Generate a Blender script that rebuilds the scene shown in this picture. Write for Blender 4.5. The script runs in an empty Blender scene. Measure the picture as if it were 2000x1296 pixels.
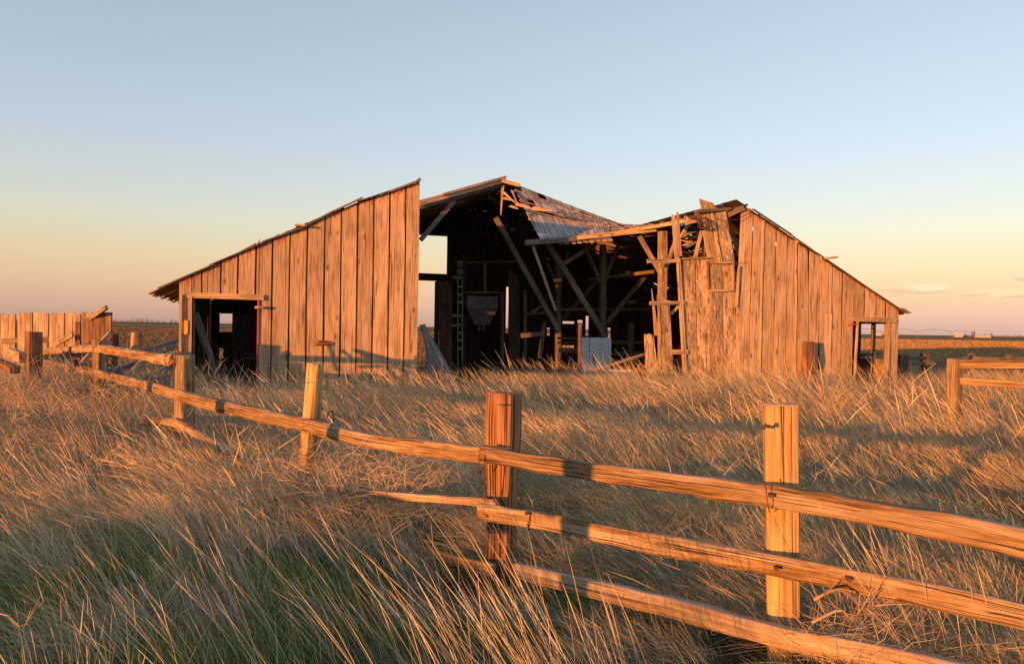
import bpy, math, random
import numpy as np
from mathutils import Vector
R = math.radians
random.seed(7)
rng = np.random.default_rng(11)
scene = bpy.context.scene
COL = scene.collection

# ------------------------------------------------------------------ camera
EYE = 1.7
FPX = 1540.0                       # focal length in pixels of the 2000 px wide photograph
ROLL = 0.0165
PITCH = -7.5 / FPX
fw = Vector((0, math.cos(PITCH), math.sin(PITCH)))
r0 = Vector((1, 0, 0))
u0 = r0.cross(fw)
rt = r0 * math.cos(ROLL) + u0 * math.sin(ROLL)
upv = rt.cross(fw)
cam_d = bpy.data.cameras.new("camera")
cam = bpy.data.objects.new("camera", cam_d)
COL.objects.link(cam)
from mathutils import Matrix
m = Matrix((rt, upv, -fw)).transposed().to_4x4()
m.translation = Vector((0, 0, EYE))
cam.matrix_world = m
cam_d.sensor_width = 36
cam_d.lens = 36 * FPX / 2000
cam_d.clip_start = 0.05
cam_d.clip_end = 12000
scene.camera = cam
EXPO = 0.95
scene.view_settings.view_transform = 'Standard'
scene.view_settings.look = 'None'
scene.view_settings.exposure = EXPO
scene.view_settings.gamma = 1
scene.cycles.max_bounces = 6
scene.cycles.diffuse_bounces = 3
scene.cycles.transparent_max_bounces = 4
scene.cycles.use_denoising = False
try:
    scene.cycles.denoising_prefilter = 'ACCURATE'
    scene.cycles.denoising_input_passes = 'RGB_ALBEDO_NORMAL'
except Exception:
    pass
scene.cycles.sample_clamp_indirect = 4
scene.cycles.use_adaptive_sampling = False

def ray(px, py):
    return (fw + rt * ((px - 1000) / FPX) + upv * ((648 - py) / FPX))
def D(px, py, d):                  # the point seen at a pixel, at ground distance d ahead
    r = ray(px, py)
    return Vector((0, 0, EYE)) + r * (d / r.y)

# ------------------------------------------------------------------ sun and sky
SUN_AZ = R(40)                     # light travels towards +X/+Y, this far east of +Y
SUN_EL = R(3.1)
Ldir = Vector((math.sin(SUN_AZ) * math.cos(SUN_EL), math.cos(SUN_AZ) * math.cos(SUN_EL), -math.sin(SUN_EL)))
sd = bpy.data.lights.new("sun", 'SUN')
sd.energy = 5.0
sd.color = (1.0, 0.355, 0.07)
sd.angle = R(0.53)
so = bpy.data.objects.new("sun", sd)
so.rotation_euler = Ldir.to_track_quat('-Z', 'Y').to_euler()
COL.objects.link(so)

def lin(c):
    return tuple(((x / 255) / 12.92 if x / 255 <= .04045 else (((x / 255) + .055) / 1.055) ** 2.4) for x in c)
world = bpy.data.worlds.new("World")
scene.world = world
world.use_nodes = True
nt = world.node_tree
for n in list(nt.nodes): nt.nodes.remove(n)
def WN(t, **k):
    n = nt.nodes.new(t)
    for a, b in k.items(): setattr(n, a, b)
    return n
def wmath(op, a, b=None, c=None):
    n = WN('ShaderNodeMath', operation=op)
    for i, v in enumerate((a, b, c)):
        if v is None: continue
        if isinstance(v, (int, float)): n.inputs[i].default_value = v
        else: nt.links.new(v, n.inputs[i])
    return n.outputs[0]
out = WN('ShaderNodeOutputWorld')
bg = WN('ShaderNodeBackground')
tc = WN('ShaderNodeTexCoord')
sep = WN('ShaderNodeSeparateXYZ')
nt.links.new(tc.outputs['Generated'], sep.inputs[0])
X_, Y_, Z_ = sep.outputs
az = wmath('ARCTAN2', X_, Y_)
el = wmath('ARCSINE', Z_)
eld = wmath('MULTIPLY', el, 180 / math.pi)
ramp = WN('ShaderNodeValToRGB')
fac = wmath('MULTIPLY_ADD', eld, 1 / 100.0, 0.1)       # -10..90 deg
nt.links.new(fac, ramp.inputs[0])
stops = [(-10, (96, 78, 62)), (-.6, (150, 118, 108)), (0.0, (201, 163, 153)), (1.3, (227, 183, 160)), (2.8, (240, 202, 163)),
         (4.6, (241, 217, 176)), (7.0, (229, 227, 206)), (9.5, (214, 223, 222)), (12.5, (201, 216, 230)),
         (17, (188, 206, 222)), (24, (171, 190, 207)), (45, (150, 176, 203)), (90, (120, 150, 190))]
cr = ramp.color_ramp
while len(cr.elements) > 1: cr.elements.remove(cr.elements[-1])
for i, (e, c) in enumerate(stops):
    p = (e + 10) / 100
    el_ = cr.elements[0] if i == 0 else cr.elements.new(p)
    el_.position = p
    el_.color = (*lin(c), 1)
sky = WN('ShaderNodeTexSky', sky_type='NISHITA')
sky.sun_disc = False
sky.sun_elevation = SUN_EL
sky.sun_rotation = SUN_AZ + math.pi
skys = WN('ShaderNodeVectorMath', operation='SCALE')
nt.links.new(sky.outputs[0], skys.inputs[0]); skys.inputs['Scale'].default_value = 0.012
rscale = WN('ShaderNodeVectorMath', operation='SCALE')
nt.links.new(ramp.outputs[0], rscale.inputs[0])
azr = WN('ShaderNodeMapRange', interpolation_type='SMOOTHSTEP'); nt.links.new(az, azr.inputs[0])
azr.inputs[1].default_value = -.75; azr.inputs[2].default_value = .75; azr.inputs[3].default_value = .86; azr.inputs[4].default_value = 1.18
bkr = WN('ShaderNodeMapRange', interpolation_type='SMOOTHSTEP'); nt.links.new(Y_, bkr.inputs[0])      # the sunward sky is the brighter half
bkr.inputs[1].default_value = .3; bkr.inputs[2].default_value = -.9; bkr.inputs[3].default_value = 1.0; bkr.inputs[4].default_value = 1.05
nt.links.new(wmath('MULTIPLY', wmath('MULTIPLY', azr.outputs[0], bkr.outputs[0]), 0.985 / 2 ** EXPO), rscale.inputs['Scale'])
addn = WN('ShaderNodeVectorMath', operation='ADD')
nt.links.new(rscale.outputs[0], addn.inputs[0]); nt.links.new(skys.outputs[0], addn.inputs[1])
cur = addn.outputs[0]
# thin evening clouds low in the east
nz = WN('ShaderNodeTexNoise'); nz.inputs['Scale'].default_value = 9; nz.inputs['Detail'].default_value = 5
mp = WN('ShaderNodeCombineXYZ')
nt.links.new(wmath('MULTIPLY', az, 2.2), mp.inputs[0]); nt.links.new(wmath('MULTIPLY', el, 26), mp.inputs[1])
nt.links.new(mp.outputs[0], nz.inputs['Vector'])
def cloud(px, py, wpx, hpx, col, dens, skew=0.0):
    global cur
    r = ray(px, py).normalized()
    a0, e0 = math.atan2(r.x, r.y), math.asin(r.z)
    wa, ha = wpx / FPX * .75, hpx / FPX
    da = wmath('DIVIDE', wmath('SUBTRACT', az, a0), wa)
    de = wmath('DIVIDE', wmath('SUBTRACT', wmath('SUBTRACT', el, e0), wmath('MULTIPLY', wmath('SUBTRACT', az, a0), skew)), ha)
    rr = wmath('SQRT', wmath('ADD', wmath('MULTIPLY', da, da), wmath('MULTIPLY', de, de)))
    mk = wmath('SUBTRACT', 1.0, rr)
    nn = wmath('MULTIPLY', wmath('SUBTRACT', nz.outputs[0], .5), 1.9)
    mk = WN('ShaderNodeMath', operation='ADD', use_clamp=True) if False else wmath('ADD', mk, nn)
    sm = WN('ShaderNodeMapRange', interpolation_type='SMOOTHSTEP')
    nt.links.new(mk, sm.inputs[0]); sm.inputs[1].default_value = 0; sm.inputs[2].default_value = .7
    sm.inputs[4].default_value = dens
    inr = wmath('LESS_THAN', rr, 1.6)
    mm = wmath('MULTIPLY', sm.outputs[0], inr)
    mx = WN('ShaderNodeMix', data_type='RGBA')
    nt.links.new(mm, mx.inputs[0]); nt.links.new(cur, mx.inputs[6])
    mx.inputs[7].default_value = (*[x * .97 / 2 ** EXPO for x in lin(col)], 1)
    cur = mx.outputs[2]
cloud(1790, 568, 95, 8, (232, 190, 158), .5, -.03)
cloud(1808, 562, 62, 8, (255, 246, 210), .75, -.04)
cloud(1752, 576, 32, 3, (226, 192, 162), .5, .05)
cloud(1965, 572, 95, 10, (255, 238, 188), .65, .0)
cloud(1900, 577, 55, 3.5, (226, 190, 160), .5, .10)
cloud(1995, 579, 70, 3, (226, 186, 156), .4, .02)
cloud(1995, 545, 30, 4, (214, 196, 174), .5, -.15)
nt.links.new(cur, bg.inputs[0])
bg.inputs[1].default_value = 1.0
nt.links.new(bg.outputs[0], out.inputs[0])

# ------------------------------------------------------------------ helpers
def vn(x, y, sc=1.0, seed=0):
    """smooth value noise 0..1 (numpy arrays)"""
    x = np.asarray(x, float) / sc + 1000.5; y = np.asarray(y, float) / sc + 1000.5
    xi = np.floor(x).astype(np.int64); yi = np.floor(y).astype(np.int64)
    fx = x - xi; fy = y - yi
    fx = fx * fx * (3 - 2 * fx); fy = fy * fy * (3 - 2 * fy)
    def h(a, b):
        v = (a * 374761393 + b * 668265263 + seed * 1442695041) & 0xffffffff
        v = ((v ^ (v >> 13)) * 1274126177) & 0xffffffff
        return ((v ^ (v >> 16)) & 0xffff) / 65535.0
    return (h(xi, yi) * (1 - fx) + h(xi + 1, yi) * fx) * (1 - fy) + (h(xi, yi + 1) * (1 - fx) + h(xi + 1, yi + 1) * fx) * fy

def gz(x, y):
    """height of the ground"""
    x = np.asarray(x, float); y = np.asarray(y, float)
    near = np.exp(-((y - 9) / 16.0) ** 2)
    z = ((vn(x, y, 2.3, 3) - .5) * .16 + (vn(x, y, 6.5, 5) - .5) * .22) * near
    z = z + .38 * np.exp(-(((x + 7.6) / 2.3) ** 2 + ((y - 10.8) / 2.2) ** 2))
    z = z + .16 * np.exp(-(((x + 2.2) / 1.5) ** 2 + ((y - 5.8) / 1.2) ** 2))
    q1 = ((x + 5.1) * .69 + (y - .2) * -.72) / 3.4; q2 = ((x + 5.1) * .72 + (y - .2) * .69) / 1.5
    z = z + .62 * np.exp(-q1 ** 4 - q2 ** 2)  # unseen bank left of the camera, added to shade the near grass
    return z - .03

class MB:
    def __init__(s): s.v = []; s.f = []; s.uv = []; s.c = []
    def build(s, name, mat, parent=None, smooth=False, **tags):
        me = bpy.data.meshes.new(name)
        me.from_pydata([tuple(p) for p in s.v], [], s.f)
        if s.uv:
            ul = me.uv_layers.new(name="UVMap")
            ul.data.foreach_set('uv', np.array(s.uv, dtype=np.float32).ravel())
        if s.c:
            ca = me.color_attributes.new("tint", 'FLOAT_COLOR', 'POINT')
            ca.data.foreach_set('color', np.array(s.c, dtype=np.float32).ravel())
        if smooth: me.polygons.foreach_set('use_smooth', [True] * len(me.polygons))
        me.materials.append(mat)
        me.update()
        o = bpy.data.objects.new(name, me)
        COL.objects.link(o)
        if parent: attach(o, parent)
        for k, v in tags.items(): o[k] = v
        return o
def attach(o, parent):
    o.parent = parent
    o.matrix_parent_inverse = Matrix.Translation(-world_loc(parent))
def world_loc(o):
    return Vector(o['_at']) if '_at' in o else (world_loc(o.parent) if o.parent else Vector((0, 0, 0)))
def thing(name, label, cat, loc=(0, 0, 0), group=None):
    o = bpy.data.objects.new(name, None); COL.objects.link(o)
    o.location = loc; o.empty_display_size = .2
    o['label'] = label; o['category'] = cat
    if group: o['group'] = group
    THINGS.append((o, Vector(loc)))
    return o
THINGS = []
def world_loc(o):
    return Vector(o.location) if o.parent is None else Vector((0, 0, 0)) + world_loc(o.parent)
def tag(o, label, cat, group=None):
    o['label'] = label; o['category'] = cat
    if group: o['group'] = group
    return o

def board(mb, bl, br, tr, tl, nrm, th, seg=1, warp=0.0, tint=None, paint=None, uvo=None, jt=0.0, jb=0.0):
    """a plank: outer face bl,br,tr,tl, thickness th going against nrm"""
    bl, br, tr, tl = map(Vector, (bl, br, tr, tl)); nrm = Vector(nrm).normalized()
    tint = random.uniform(.75, 1.15) if tint is None else tint
    ou, ov = (random.uniform(0, 40), random.uniform(0, 40)) if uvo is None else uvo
    b0 = len(mb.v)
    W_ = ((br - bl).length + (tr - tl).length) / 2; H_ = ((tl - bl).length + (tr - br).length) / 2
    ph = random.uniform(0, 6); ph2 = random.uniform(.7, 2.2)
    nx = 2 if (jt or jb) and W_ > .12 else 1
    cols = [i / nx for i in range(nx + 1)] if not (jt or jb) else [0, .22, .47, .71, 1][:]
    nc = len(cols)
    jtv = [random.uniform(-jt, jt) for _ in cols]; jbv = [random.uniform(-jb, jb) for _ in cols]
    L = (tl - bl).normalized()
    for i in range(seg + 1):
        a = i / seg
        off = nrm * (warp * math.sin(ph + a * ph2 * 3.0))
        sh = (br - bl).normalized() * (warp * .5 * math.sin(ph * 2 + a * 5)) if warp else Vector((0, 0, 0))
        for k, c in enumerate(cols):
            lo = bl.lerp(br, c); hi = tl.lerp(tr, c)
            p = lo.lerp(hi, a) + off + sh
            if i == seg: p = p + L * jtv[k]
            if i == 0: p = p + L * jbv[k]
            for dpt in (0, -th):
                q = p + nrm * dpt
                mb.v.append(q)
                g = 0.0
                if paint: g = paint(q)
                mb.c.append((tint, g, 0, 1))
    def idx(i, k, d): return b0 + (i * nc + k) * 2 + d
    def uv(i, k, e=0): return (ou + cols[k] * W_ + e, ov + i / seg * H_)
    for i in range(seg):
        for k in range(nc - 1):
            mb.f.append((idx(i, k, 0), idx(i, k + 1, 0), idx(i + 1, k + 1, 0), idx(i + 1, k, 0)))
            mb.uv += [uv(i, k), uv(i, k + 1), uv(i + 1, k + 1), uv(i + 1, k)]
            mb.f.append((idx(i, k + 1, 1), idx(i, k, 1), idx(i + 1, k, 1), idx(i + 1, k + 1, 1)))
            mb.uv += [uv(i, k + 1, 7), uv(i, k, 7), uv(i + 1, k, 7), uv(i + 1, k + 1, 7)]
        mb.f.append((idx(i, 0, 1), idx(i, 0, 0), idx(i + 1, 0, 0), idx(i + 1, 0, 1)))
        mb.uv += [uv(i, 0, 3), uv(i, 0, 3 + th), uv(i + 1, 0, 3 + th), uv(i + 1, 0, 3)]
        e = nc - 1
        mb.f.append((idx(i, e, 0), idx(i, e, 1), idx(i + 1, e, 1), idx(i + 1, e, 0)))
        mb.uv += [uv(i, e, 3), uv(i, e, 3 + th), uv(i + 1, e, 3 + th), uv(i + 1, e, 3)]
    for k in range(nc - 1):
        mb.f.append((idx(0, k, 1), idx(0, k + 1, 1), idx(0, k + 1, 0), idx(0, k, 0)))
        mb.f.append((idx(seg, k, 0), idx(seg, k + 1, 0), idx(seg, k + 1, 1), idx(seg, k, 1)))
        mb.uv += [(ou + cols[k] * W_, ov), (ou + cols[k + 1] * W_, ov), (ou + cols[k + 1] * W_, ov + th), (ou + cols[k] * W_, ov + th)] * 2

def sweep(mb, pts, w, h, up=(0, 0, 1), n=8, ds=.3, p=6, groove=0.0, wob=0.0, tint=None, taper=(1, 1), jag=0.0, crack=0.0, bumpy=0.0):
    """a timber or pole along pts: w across, h along up"""
    pts = [Vector(q) for q in pts]
    tint = random.uniform(.8, 1.1) if tint is None else tint
    acc = [0]
    for a, b in zip(pts, pts[1:]): acc.append(acc[-1] + (b - a).length)
    LT = acc[-1]
    m_ = max(2, int(round(LT / ds)) + 1)
    # Catmull-like smoothing for multi point paths
    def at(x):
        x = min(max(x, 0), LT)
        for i in range(len(pts) - 1):
            if x <= acc[i + 1] + 1e-9:
                t = (x - acc[i]) / max(acc[i + 1] - acc[i], 1e-9)
                p0 = pts[max(i - 1, 0)]; p1 = pts[i]; p2 = pts[i + 1]; p3 = pts[min(i + 2, len(pts) - 1)]
                if len(pts) == 2: return p1.lerp(p2, t)
                return .5 * ((2 * p1) + (p2 - p0) * t + (2 * p0 - 5 * p1 + 4 * p2 - p3) * t * t + (3 * p1 - p0 - 3 * p2 + p3) * t ** 3)
        return pts[-1]
    if n == 4:
        prof = [(-1, -1), (1, -1), (1, 1), (-1, 1)]
    elif n == 8:
        c = .86
        prof = [(-c, -1), (c, -1), (1, -c), (1, c), (c, 1), (-c, 1), (-1, c), (-1, -c)]
    else:
        prof = []
        for k in range(n):
            a = 2 * math.pi * (k + .5) / n
            ca, sa = math.cos(a), math.sin(a)
            prof.append((math.copysign(abs(ca) ** (2 / p), ca), math.copysign(abs(sa) ** (2 / p), sa)))
    per = [0]
    for k in range(len(prof)):
        a = prof[k]; b = prof[(k + 1) % len(prof)]
        per.append(per[-1] + math.hypot((a[0] - b[0]) * w / 2, (a[1] - b[1]) * h / 2))
    N = len(prof)
    gcol = rng.uniform(-1, 1, (N,))
    deep = rng.uniform(0, 1, (N,)) < .12
    sd1 = int(rng.integers(1, 9999))
    ou, ov = random.uniform(0, 40), random.uniform(0, 40)
    b0 = len(mb.v)
    upV = Vector(up).normalized()
    ends = rng.uniform(-1, 1, (2, N))
    for i in range(m_):
        x = LT * i / (m_ - 1)
        c = at(x)
        T = (at(min(x + .02, LT)) - at(max(x - .02, 0))).normalized()
        S = T.cross(upV)
        if S.length < 1e-3: S = T.cross(Vector((1, 0, 0)))
        S.normalize(); Nn = S.cross(T)
        sc = taper[0] + (taper[1] - taper[0]) * i / (m_ - 1)
        if wob:
            c = c + S * (wob * (float(vn(x, 1, 1.1, sd1)) - .5) * 2) + Nn * (wob * (float(vn(x, 5, 1.3, sd1 + 1)) - .5) * 2)
            sc *= 1 + .25 * (float(vn(x, 9, .5, sd1 + 2)) - .5)
        for k, (a, b) in enumerate(prof):
            rr = 1.0
            d = 0.0
            if groove:
                d = groove * (gcol[k] * .6 + (float(vn(x * 1.0, k * 3.7, .35, sd1 + 3)) - .5) * 1.6)
                if deep[k]: d -= crack * max(0.0, float(vn(x, k * 9.1, .3, sd1 + 4)) - .25)
            if bumpy: d += bumpy * (float(vn(x, per[k] * 1.0, .12, sd1 + 5)) - .5) * 2
            q = S * (a * w / 2 * sc) + Nn * (b * h / 2 * sc)
            if d: q = q * (1 + d / max(q.length, 1e-4))
            pnt = c + q
            if jag and (i == 0 or i == m_ - 1):
                pnt = pnt + T * (jag * ends[0 if i == 0 else 1][k])
            mb.v.append(pnt); mb.c.append((tint, 0, 0, 1))
    for i in range(m_ - 1):
        v0 = ov + LT * i / (m_ - 1); v1 = ov + LT * (i + 1) / (m_ - 1)
        for k in range(N):
            k2 = (k + 1) % N
            mb.f.append((b0 + i * N + k, b0 + i * N + k2, b0 + (i + 1) * N + k2, b0 + (i + 1) * N + k))
            mb.uv += [(ou + per[k], v0), (ou + per[k + 1], v0), (ou + per[k + 1], v1), (ou + per[k], v1)]
    for i, rev in ((0, True), (m_ - 1, False)):
        cpt = Vector((0, 0, 0))
        for k in range(N): cpt += Vector(mb.v[b0 + i * N + k])
        cpt /= N
        ci = len(mb.v); mb.v.append(cpt); mb.c.append((tint, 0, 1, 1))
        for k in range(N):
            k2 = (k + 1) % N
            A_, B_ = b0 + i * N + k, b0 + i * N + k2
            mb.f.append((ci, B_, A_) if rev else (ci, A_, B_))
            uvA = (ou + prof[k][0] * w / 2, ov + prof[k][1] * h / 2 * .1); uvB = (ou + prof[k2][0] * w / 2, ov + prof[k2][1] * h / 2 * .1)
            mb.uv += [(ou, ov), uvB, uvA] if rev else [(ou, ov), uvA, uvB]

def wire(mb, pts, r=.003, tint=1.0):
    sweep(mb, pts, 2 * r, 2 * r, n=6 if False else 4, ds=.04, tint=tint)

# ------------------------------------------------------------------ materials
def mat_nodes(name):
    m_ = bpy.data.materials.new(name); m_.use_nodes = True
    t = m_.node_tree
    b = t.nodes['Principled BSDF']
    return m_, t, b
def nod(t, kind, **k):
    n = t.nodes.new(kind)
    for a, b in k.items(): setattr(n, a, b)
    return n
def link(t, a, b): t.links.new(a, b)
def wood(name, c1, c2, dark=(.05, .03, .02), rough=.85, grain=1.0, crackw=.42, bump=.5, red=True, knots=True, across=55, along=2.2, grey=None):
    m_, t, b = mat_nodes(name)
    uv = nod(t, 'ShaderNodeUVMap')
    mp_ = nod(t, 'ShaderNodeMapping'); mp_.inputs['Scale'].default_value = (across, along, 1); link(t, uv.outputs[0], mp_.inputs[0])
    n1 = nod(t, 'ShaderNodeTexNoise'); n1.inputs['Scale'].default_value = 1; n1.inputs['Detail'].default_value = 6; n1.inputs['Distortion'].default_value = .5
    link(t, mp_.outputs[0], n1.inputs['Vector'])
    mp2 = nod(t, 'ShaderNodeMapping'); mp2.inputs['Scale'].default_value = (across * .8, along * .28, 1); link(t, uv.outputs[0], mp2.inputs[0])
    n2 = nod(t, 'ShaderNodeTexNoise'); n2.inputs['Scale'].default_value = 1; n2.inputs['Detail'].default_value = 3; n2.inputs['Distortion'].default_value = .8
    link(t, mp2.outputs[0], n2.inputs['Vector'])
    mp3 = nod(t, 'ShaderNodeMapping'); mp3.inputs['Scale'].default_value = (4.5, 1.1, 1); link(t, uv.outputs[0], mp3.inputs[0])
    n3 = nod(t, 'ShaderNodeTexNoise'); n3.inputs['Scale'].default_value = 1; n3.inputs['Detail'].default_value = 5; n3.inputs['Roughness'].default_value = .65
    link(t, mp3.outputs[0], n3.inputs['Vector'])
    at = nod(t, 'ShaderNodeAttribute', attribute_name='tint')
    sp = nod(t, 'ShaderNodeSeparateColor'); link(t, at.outputs['Color'], sp.inputs[0])
    # base grain
    g = nod(t, 'ShaderNodeMapRange'); g.inputs[1].default_value = .38; g.inputs[2].default_value = .62; link(t, n1.outputs[0], g.inputs[0])
    mx = nod(t, 'ShaderNodeMix', data_type='RGBA'); link(t, g.outputs[0], mx.inputs[0])
    mx.inputs[6].default_value = (*c2, 1); mx.inputs[7].default_value = (*c1, 1)
    col = mx.outputs[2]
    if grey:
        mg = nod(t, 'ShaderNodeMix', data_type='RGBA')
        gr = nod(t, 'ShaderNodeMapRange'); gr.inputs[1].default_value = .42; gr.inputs[2].default_value = .62; gr.inputs[4].default_value = .75
        link(t, n3.outputs[0], gr.inputs[0]); link(t, gr.outputs[0], mg.inputs[0]); link(t, col, mg.inputs[6]); mg.inputs[7].default_value = (*grey, 1)
        col = mg.outputs[2]
    # blotches
    bl = nod(t, 'ShaderNodeMapRange'); bl.inputs[1].default_value = .3; bl.inputs[2].default_value = .7; bl.inputs[3].default_value = .46; bl.inputs[4].default_value = 1.22
    link(t, n3.outputs[0], bl.inputs[0])
    ml = nod(t, 'ShaderNodeMath', operation='MULTIPLY'); link(t, bl.outputs[0], ml.inputs[0]); link(t, sp.outputs[0], ml.inputs[1])
    sc = nod(t, 'ShaderNodeVectorMath', operation='SCALE'); link(t, col, sc.inputs[0]); link(t, ml.outputs[0], sc.inputs['Scale'])
    col = sc.outputs[0]
    # weather cracks
    ck = nod(t, 'ShaderNodeMapRange'); ck.inputs[1].default_value = crackw - .05; ck.inputs[2].default_value = crackw; ck.inputs[3].default_value = 1; ck.inputs[4].default_value = 0
    link(t, n2.outputs[0], ck.inputs[0])
    mc = nod(t, 'ShaderNodeMix', data_type='RGBA'); mf = nod(t, 'ShaderNodeMath', operation='MULTIPLY'); link(t, ck.outputs[0], mf.inputs[0]); mf.inputs[1].default_value = .92 * grain
    link(t, mf.outputs[0], mc.inputs[0]); link(t, col, mc.inputs[6]); mc.inputs[7].default_value = (*dark, 1)
    col = mc.outputs[2]
    hgt = n1.outputs[0]
    if knots:
        mp4 = nod(t, 'ShaderNodeMapping'); mp4.inputs['Scale'].default_value = (5.0, 2.4, 1); link(t, uv.outputs[0], mp4.inputs[0])
        vo = nod(t, 'ShaderNodeTexVoronoi'); vo.inputs['Scale'].default_value = 1; link(t, mp4.outputs[0], vo.inputs['Vector'])
        spc = nod(t, 'ShaderNodeSeparateColor'); link(t, vo.outputs['Color'], spc.inputs[0])
        on = nod(t, 'ShaderNodeMath', operation='GREATER_THAN'); link(t, spc.outputs[0], on.inputs[0]); on.inputs[1].default_value = .5
        kn = nod(t, 'ShaderNodeMapRange'); kn.inputs[1].default_value = .07; kn.inputs[2].default_value = .22; kn.inputs[3].default_value = 1; kn.inputs[4].default_value = 0
        link(t, vo.outputs['Distance'], kn.inputs[0])
        km = nod(t, 'ShaderNodeMath', operation='MULTIPLY'); link(t, kn.outputs[0], km.inputs[0]); link(t, on.outputs[0], km.inputs[1])
        km2 = nod(t, 'ShaderNodeMath', operation='MULTIPLY'); link(t, km.outputs[0], km2.inputs[0]); km2.inputs[1].default_value = .9
        mk = nod(t, 'ShaderNodeMix', data_type='RGBA'); link(t, km2.outputs[0], mk.inputs[0]); link(t, col, mk.inputs[6]); mk.inputs[7].default_value = (dark[0] * 1.6, dark[1] * 1.3, dark[2], 1)
        col = mk.outputs[2]
    if red:
        npn = nod(t, 'ShaderNodeTexNoise'); npn.inputs['Scale'].default_value = 1; npn.inputs['Detail'].default_value = 6; npn.inputs['Roughness'].default_value = .7
        mp5 = nod(t, 'ShaderNodeMapping'); mp5.inputs['Scale'].default_value = (16, 5, 1); link(t, uv.outputs[0], mp5.inputs[0]); link(t, mp5.outputs[0], npn.inputs['Vector'])
        ad = nod(t, 'ShaderNodeMath', operation='ADD'); link(t, npn.outputs[0], ad.inputs[0]); link(t, sp.outputs[1], ad.inputs[1])
        pr = nod(t, 'ShaderNodeMapRange'); pr.inputs[1].default_value = .98; pr.inputs[2].default_value = 1.08; pr.inputs[4].default_value = .9; link(t, ad.outputs[0], pr.inputs[0])
        mr = nod(t, 'ShaderNodeMix', data_type='RGBA'); link(t, pr.outputs[0], mr.inputs[0]); link(t, col, mr.inputs[6]); mr.inputs[7].default_value = (.36, .055, .035, 1)
        col = mr.outputs[2]
    link(t, col, b.inputs['Base Color'])
    b.inputs['Roughness'].default_value = rough
    b.inputs['Specular IOR Level'].default_value = .2
    bp = nod(t, 'ShaderNodeBump'); bp.inputs['Strength'].default_value = bump; bp.inputs['Distance'].default_value = .010
    hh = nod(t, 'ShaderNodeMath', operation='SUBTRACT'); link(t, hgt, hh.inputs[0]); link(t, ck.outputs[0], hh.inputs[1])
    link(t, hh.outputs[0], bp.inputs['Height']); link(t, bp.outputs[0], b.inputs['Normal'])
    return m_
M = {}
M['barn'] = wood('barn_wood', (.70, .47, .275), (.42, .265, .15), dark=(.085, .045, .025), crackw=.40, bump=.8, grey=(.44, .31, .195), across=75, along=2.6)
M['mossy'] = wood('lichened_barn_wood', (.66, .46, .26), (.36, .225, .115), dark=(.11, .07, .035), crackw=.43, bump=.7, across=40, along=9)
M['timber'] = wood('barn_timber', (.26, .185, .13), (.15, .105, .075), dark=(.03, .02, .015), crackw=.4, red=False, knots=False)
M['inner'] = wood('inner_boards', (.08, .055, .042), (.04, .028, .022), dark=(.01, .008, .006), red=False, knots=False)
M['grey'] = wood('grey_planks', (.27, .25, .24), (.15, .135, .125), dark=(.04, .035, .03), red=False, knots=True)
M['shingle'] = wood('roof_boards', (.46, .37, .33), (.26, .20, .17), dark=(.07, .055, .05), crackw=.43, red=False, knots=False, grey=(.42, .41, .42))
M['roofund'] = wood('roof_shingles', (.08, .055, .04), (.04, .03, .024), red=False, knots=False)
M['fence'] = wood('fence_wood', (.52, .33, .155), (.25, .145, .065), dark=(.06, .035, .018), crackw=.415, bump=1.0, red=False, across=150, along=5.5, knots=True, grey=(.38, .30, .22))
M['tie'] = wood('fence_post_wood', (.44, .225, .11), (.20, .095, .048), dark=(.03, .018, .01), crackw=.45, bump=1.0, red=False, knots=False, across=70, along=1.6)
M['yellowpost'] = wood('pale_post_wood', (.56, .38, .175), (.33, .20, .09), dark=(.07, .04, .018), crackw=.42, bump=.9, red=False, across=60, along=1.3)
M['plank'] = wood('windbreak_planks', (.52, .38, .25), (.32, .21, .13), dark=(.1, .055, .03), crackw=.4, red=False)
M['redplank'] = wood('reddish_planks', (.34, .19, .12), (.2, .10, .065), dark=(.05, .03, .02), crackw=.44, red=False, knots=False)
def plain(name, col, rough=.6, metal=0.0, noise=.25, sc=8.0, bump=0.0):
    m_, t, b = mat_nodes(name)
    tcn = nod(t, 'ShaderNodeTexCoord')
    n1 = nod(t, 'ShaderNodeTexNoise'); n1.inputs['Scale'].default_value = sc; n1.inputs['Detail'].default_value = 6; link(t, tcn.outputs['Object'], n1.inputs['Vector'])
    mr = nod(t, 'ShaderNodeMapRange'); mr.inputs[1].default_value = .3; mr.inputs[2].default_value = .7; mr.inputs[3].default_value = 1 - noise; mr.inputs[4].default_value = 1 + noise * .5
    link(t, n1.outputs[0], mr.inputs[0])
    sc_ = nod(t, 'ShaderNodeVectorMath', operation='SCALE'); sc_.inputs[0].default_value = col; link(t, mr.outputs[0], sc_.inputs['Scale'])
    link(t, sc_.outputs[0], b.inputs['Base Color'])
    b.inputs['Roughness'].default_value = rough; b.inputs['Metallic'].default_value = metal
    if bump:
        bp = nod(t, 'ShaderNodeBump'); bp.inputs['Strength'].default_value = bump; bp.inputs['Distance'].default_value = .02
        link(t, n1.outputs[0], bp.inputs['Height']); link(t, bp.outputs[0], b.inputs['Normal'])
    return m_
M['wire'] = plain('rusty_wire', (.12, .06, .035), .8, .3)
M['white'] = plain('fridge_enamel', (.80, .82, .85), .5, 0, .10, 3)
M['cream'] = plain('cream_enamel', (.55, .55, .38), .6, 0, .2, 4)
M['seal'] = plain('door_seal', (.06, .06, .065), .8)
M['hopper'] = plain('hopper_steel', (.11, .105, .10), .6, .2, .3, 5)
M['orange'] = plain('orange_reflector', (.85, .34, .02), .45, 0, .08)
M['redpaint'] = plain('red_painted_wood', (.38, .05, .04), .7, 0, .4, 15)
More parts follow.
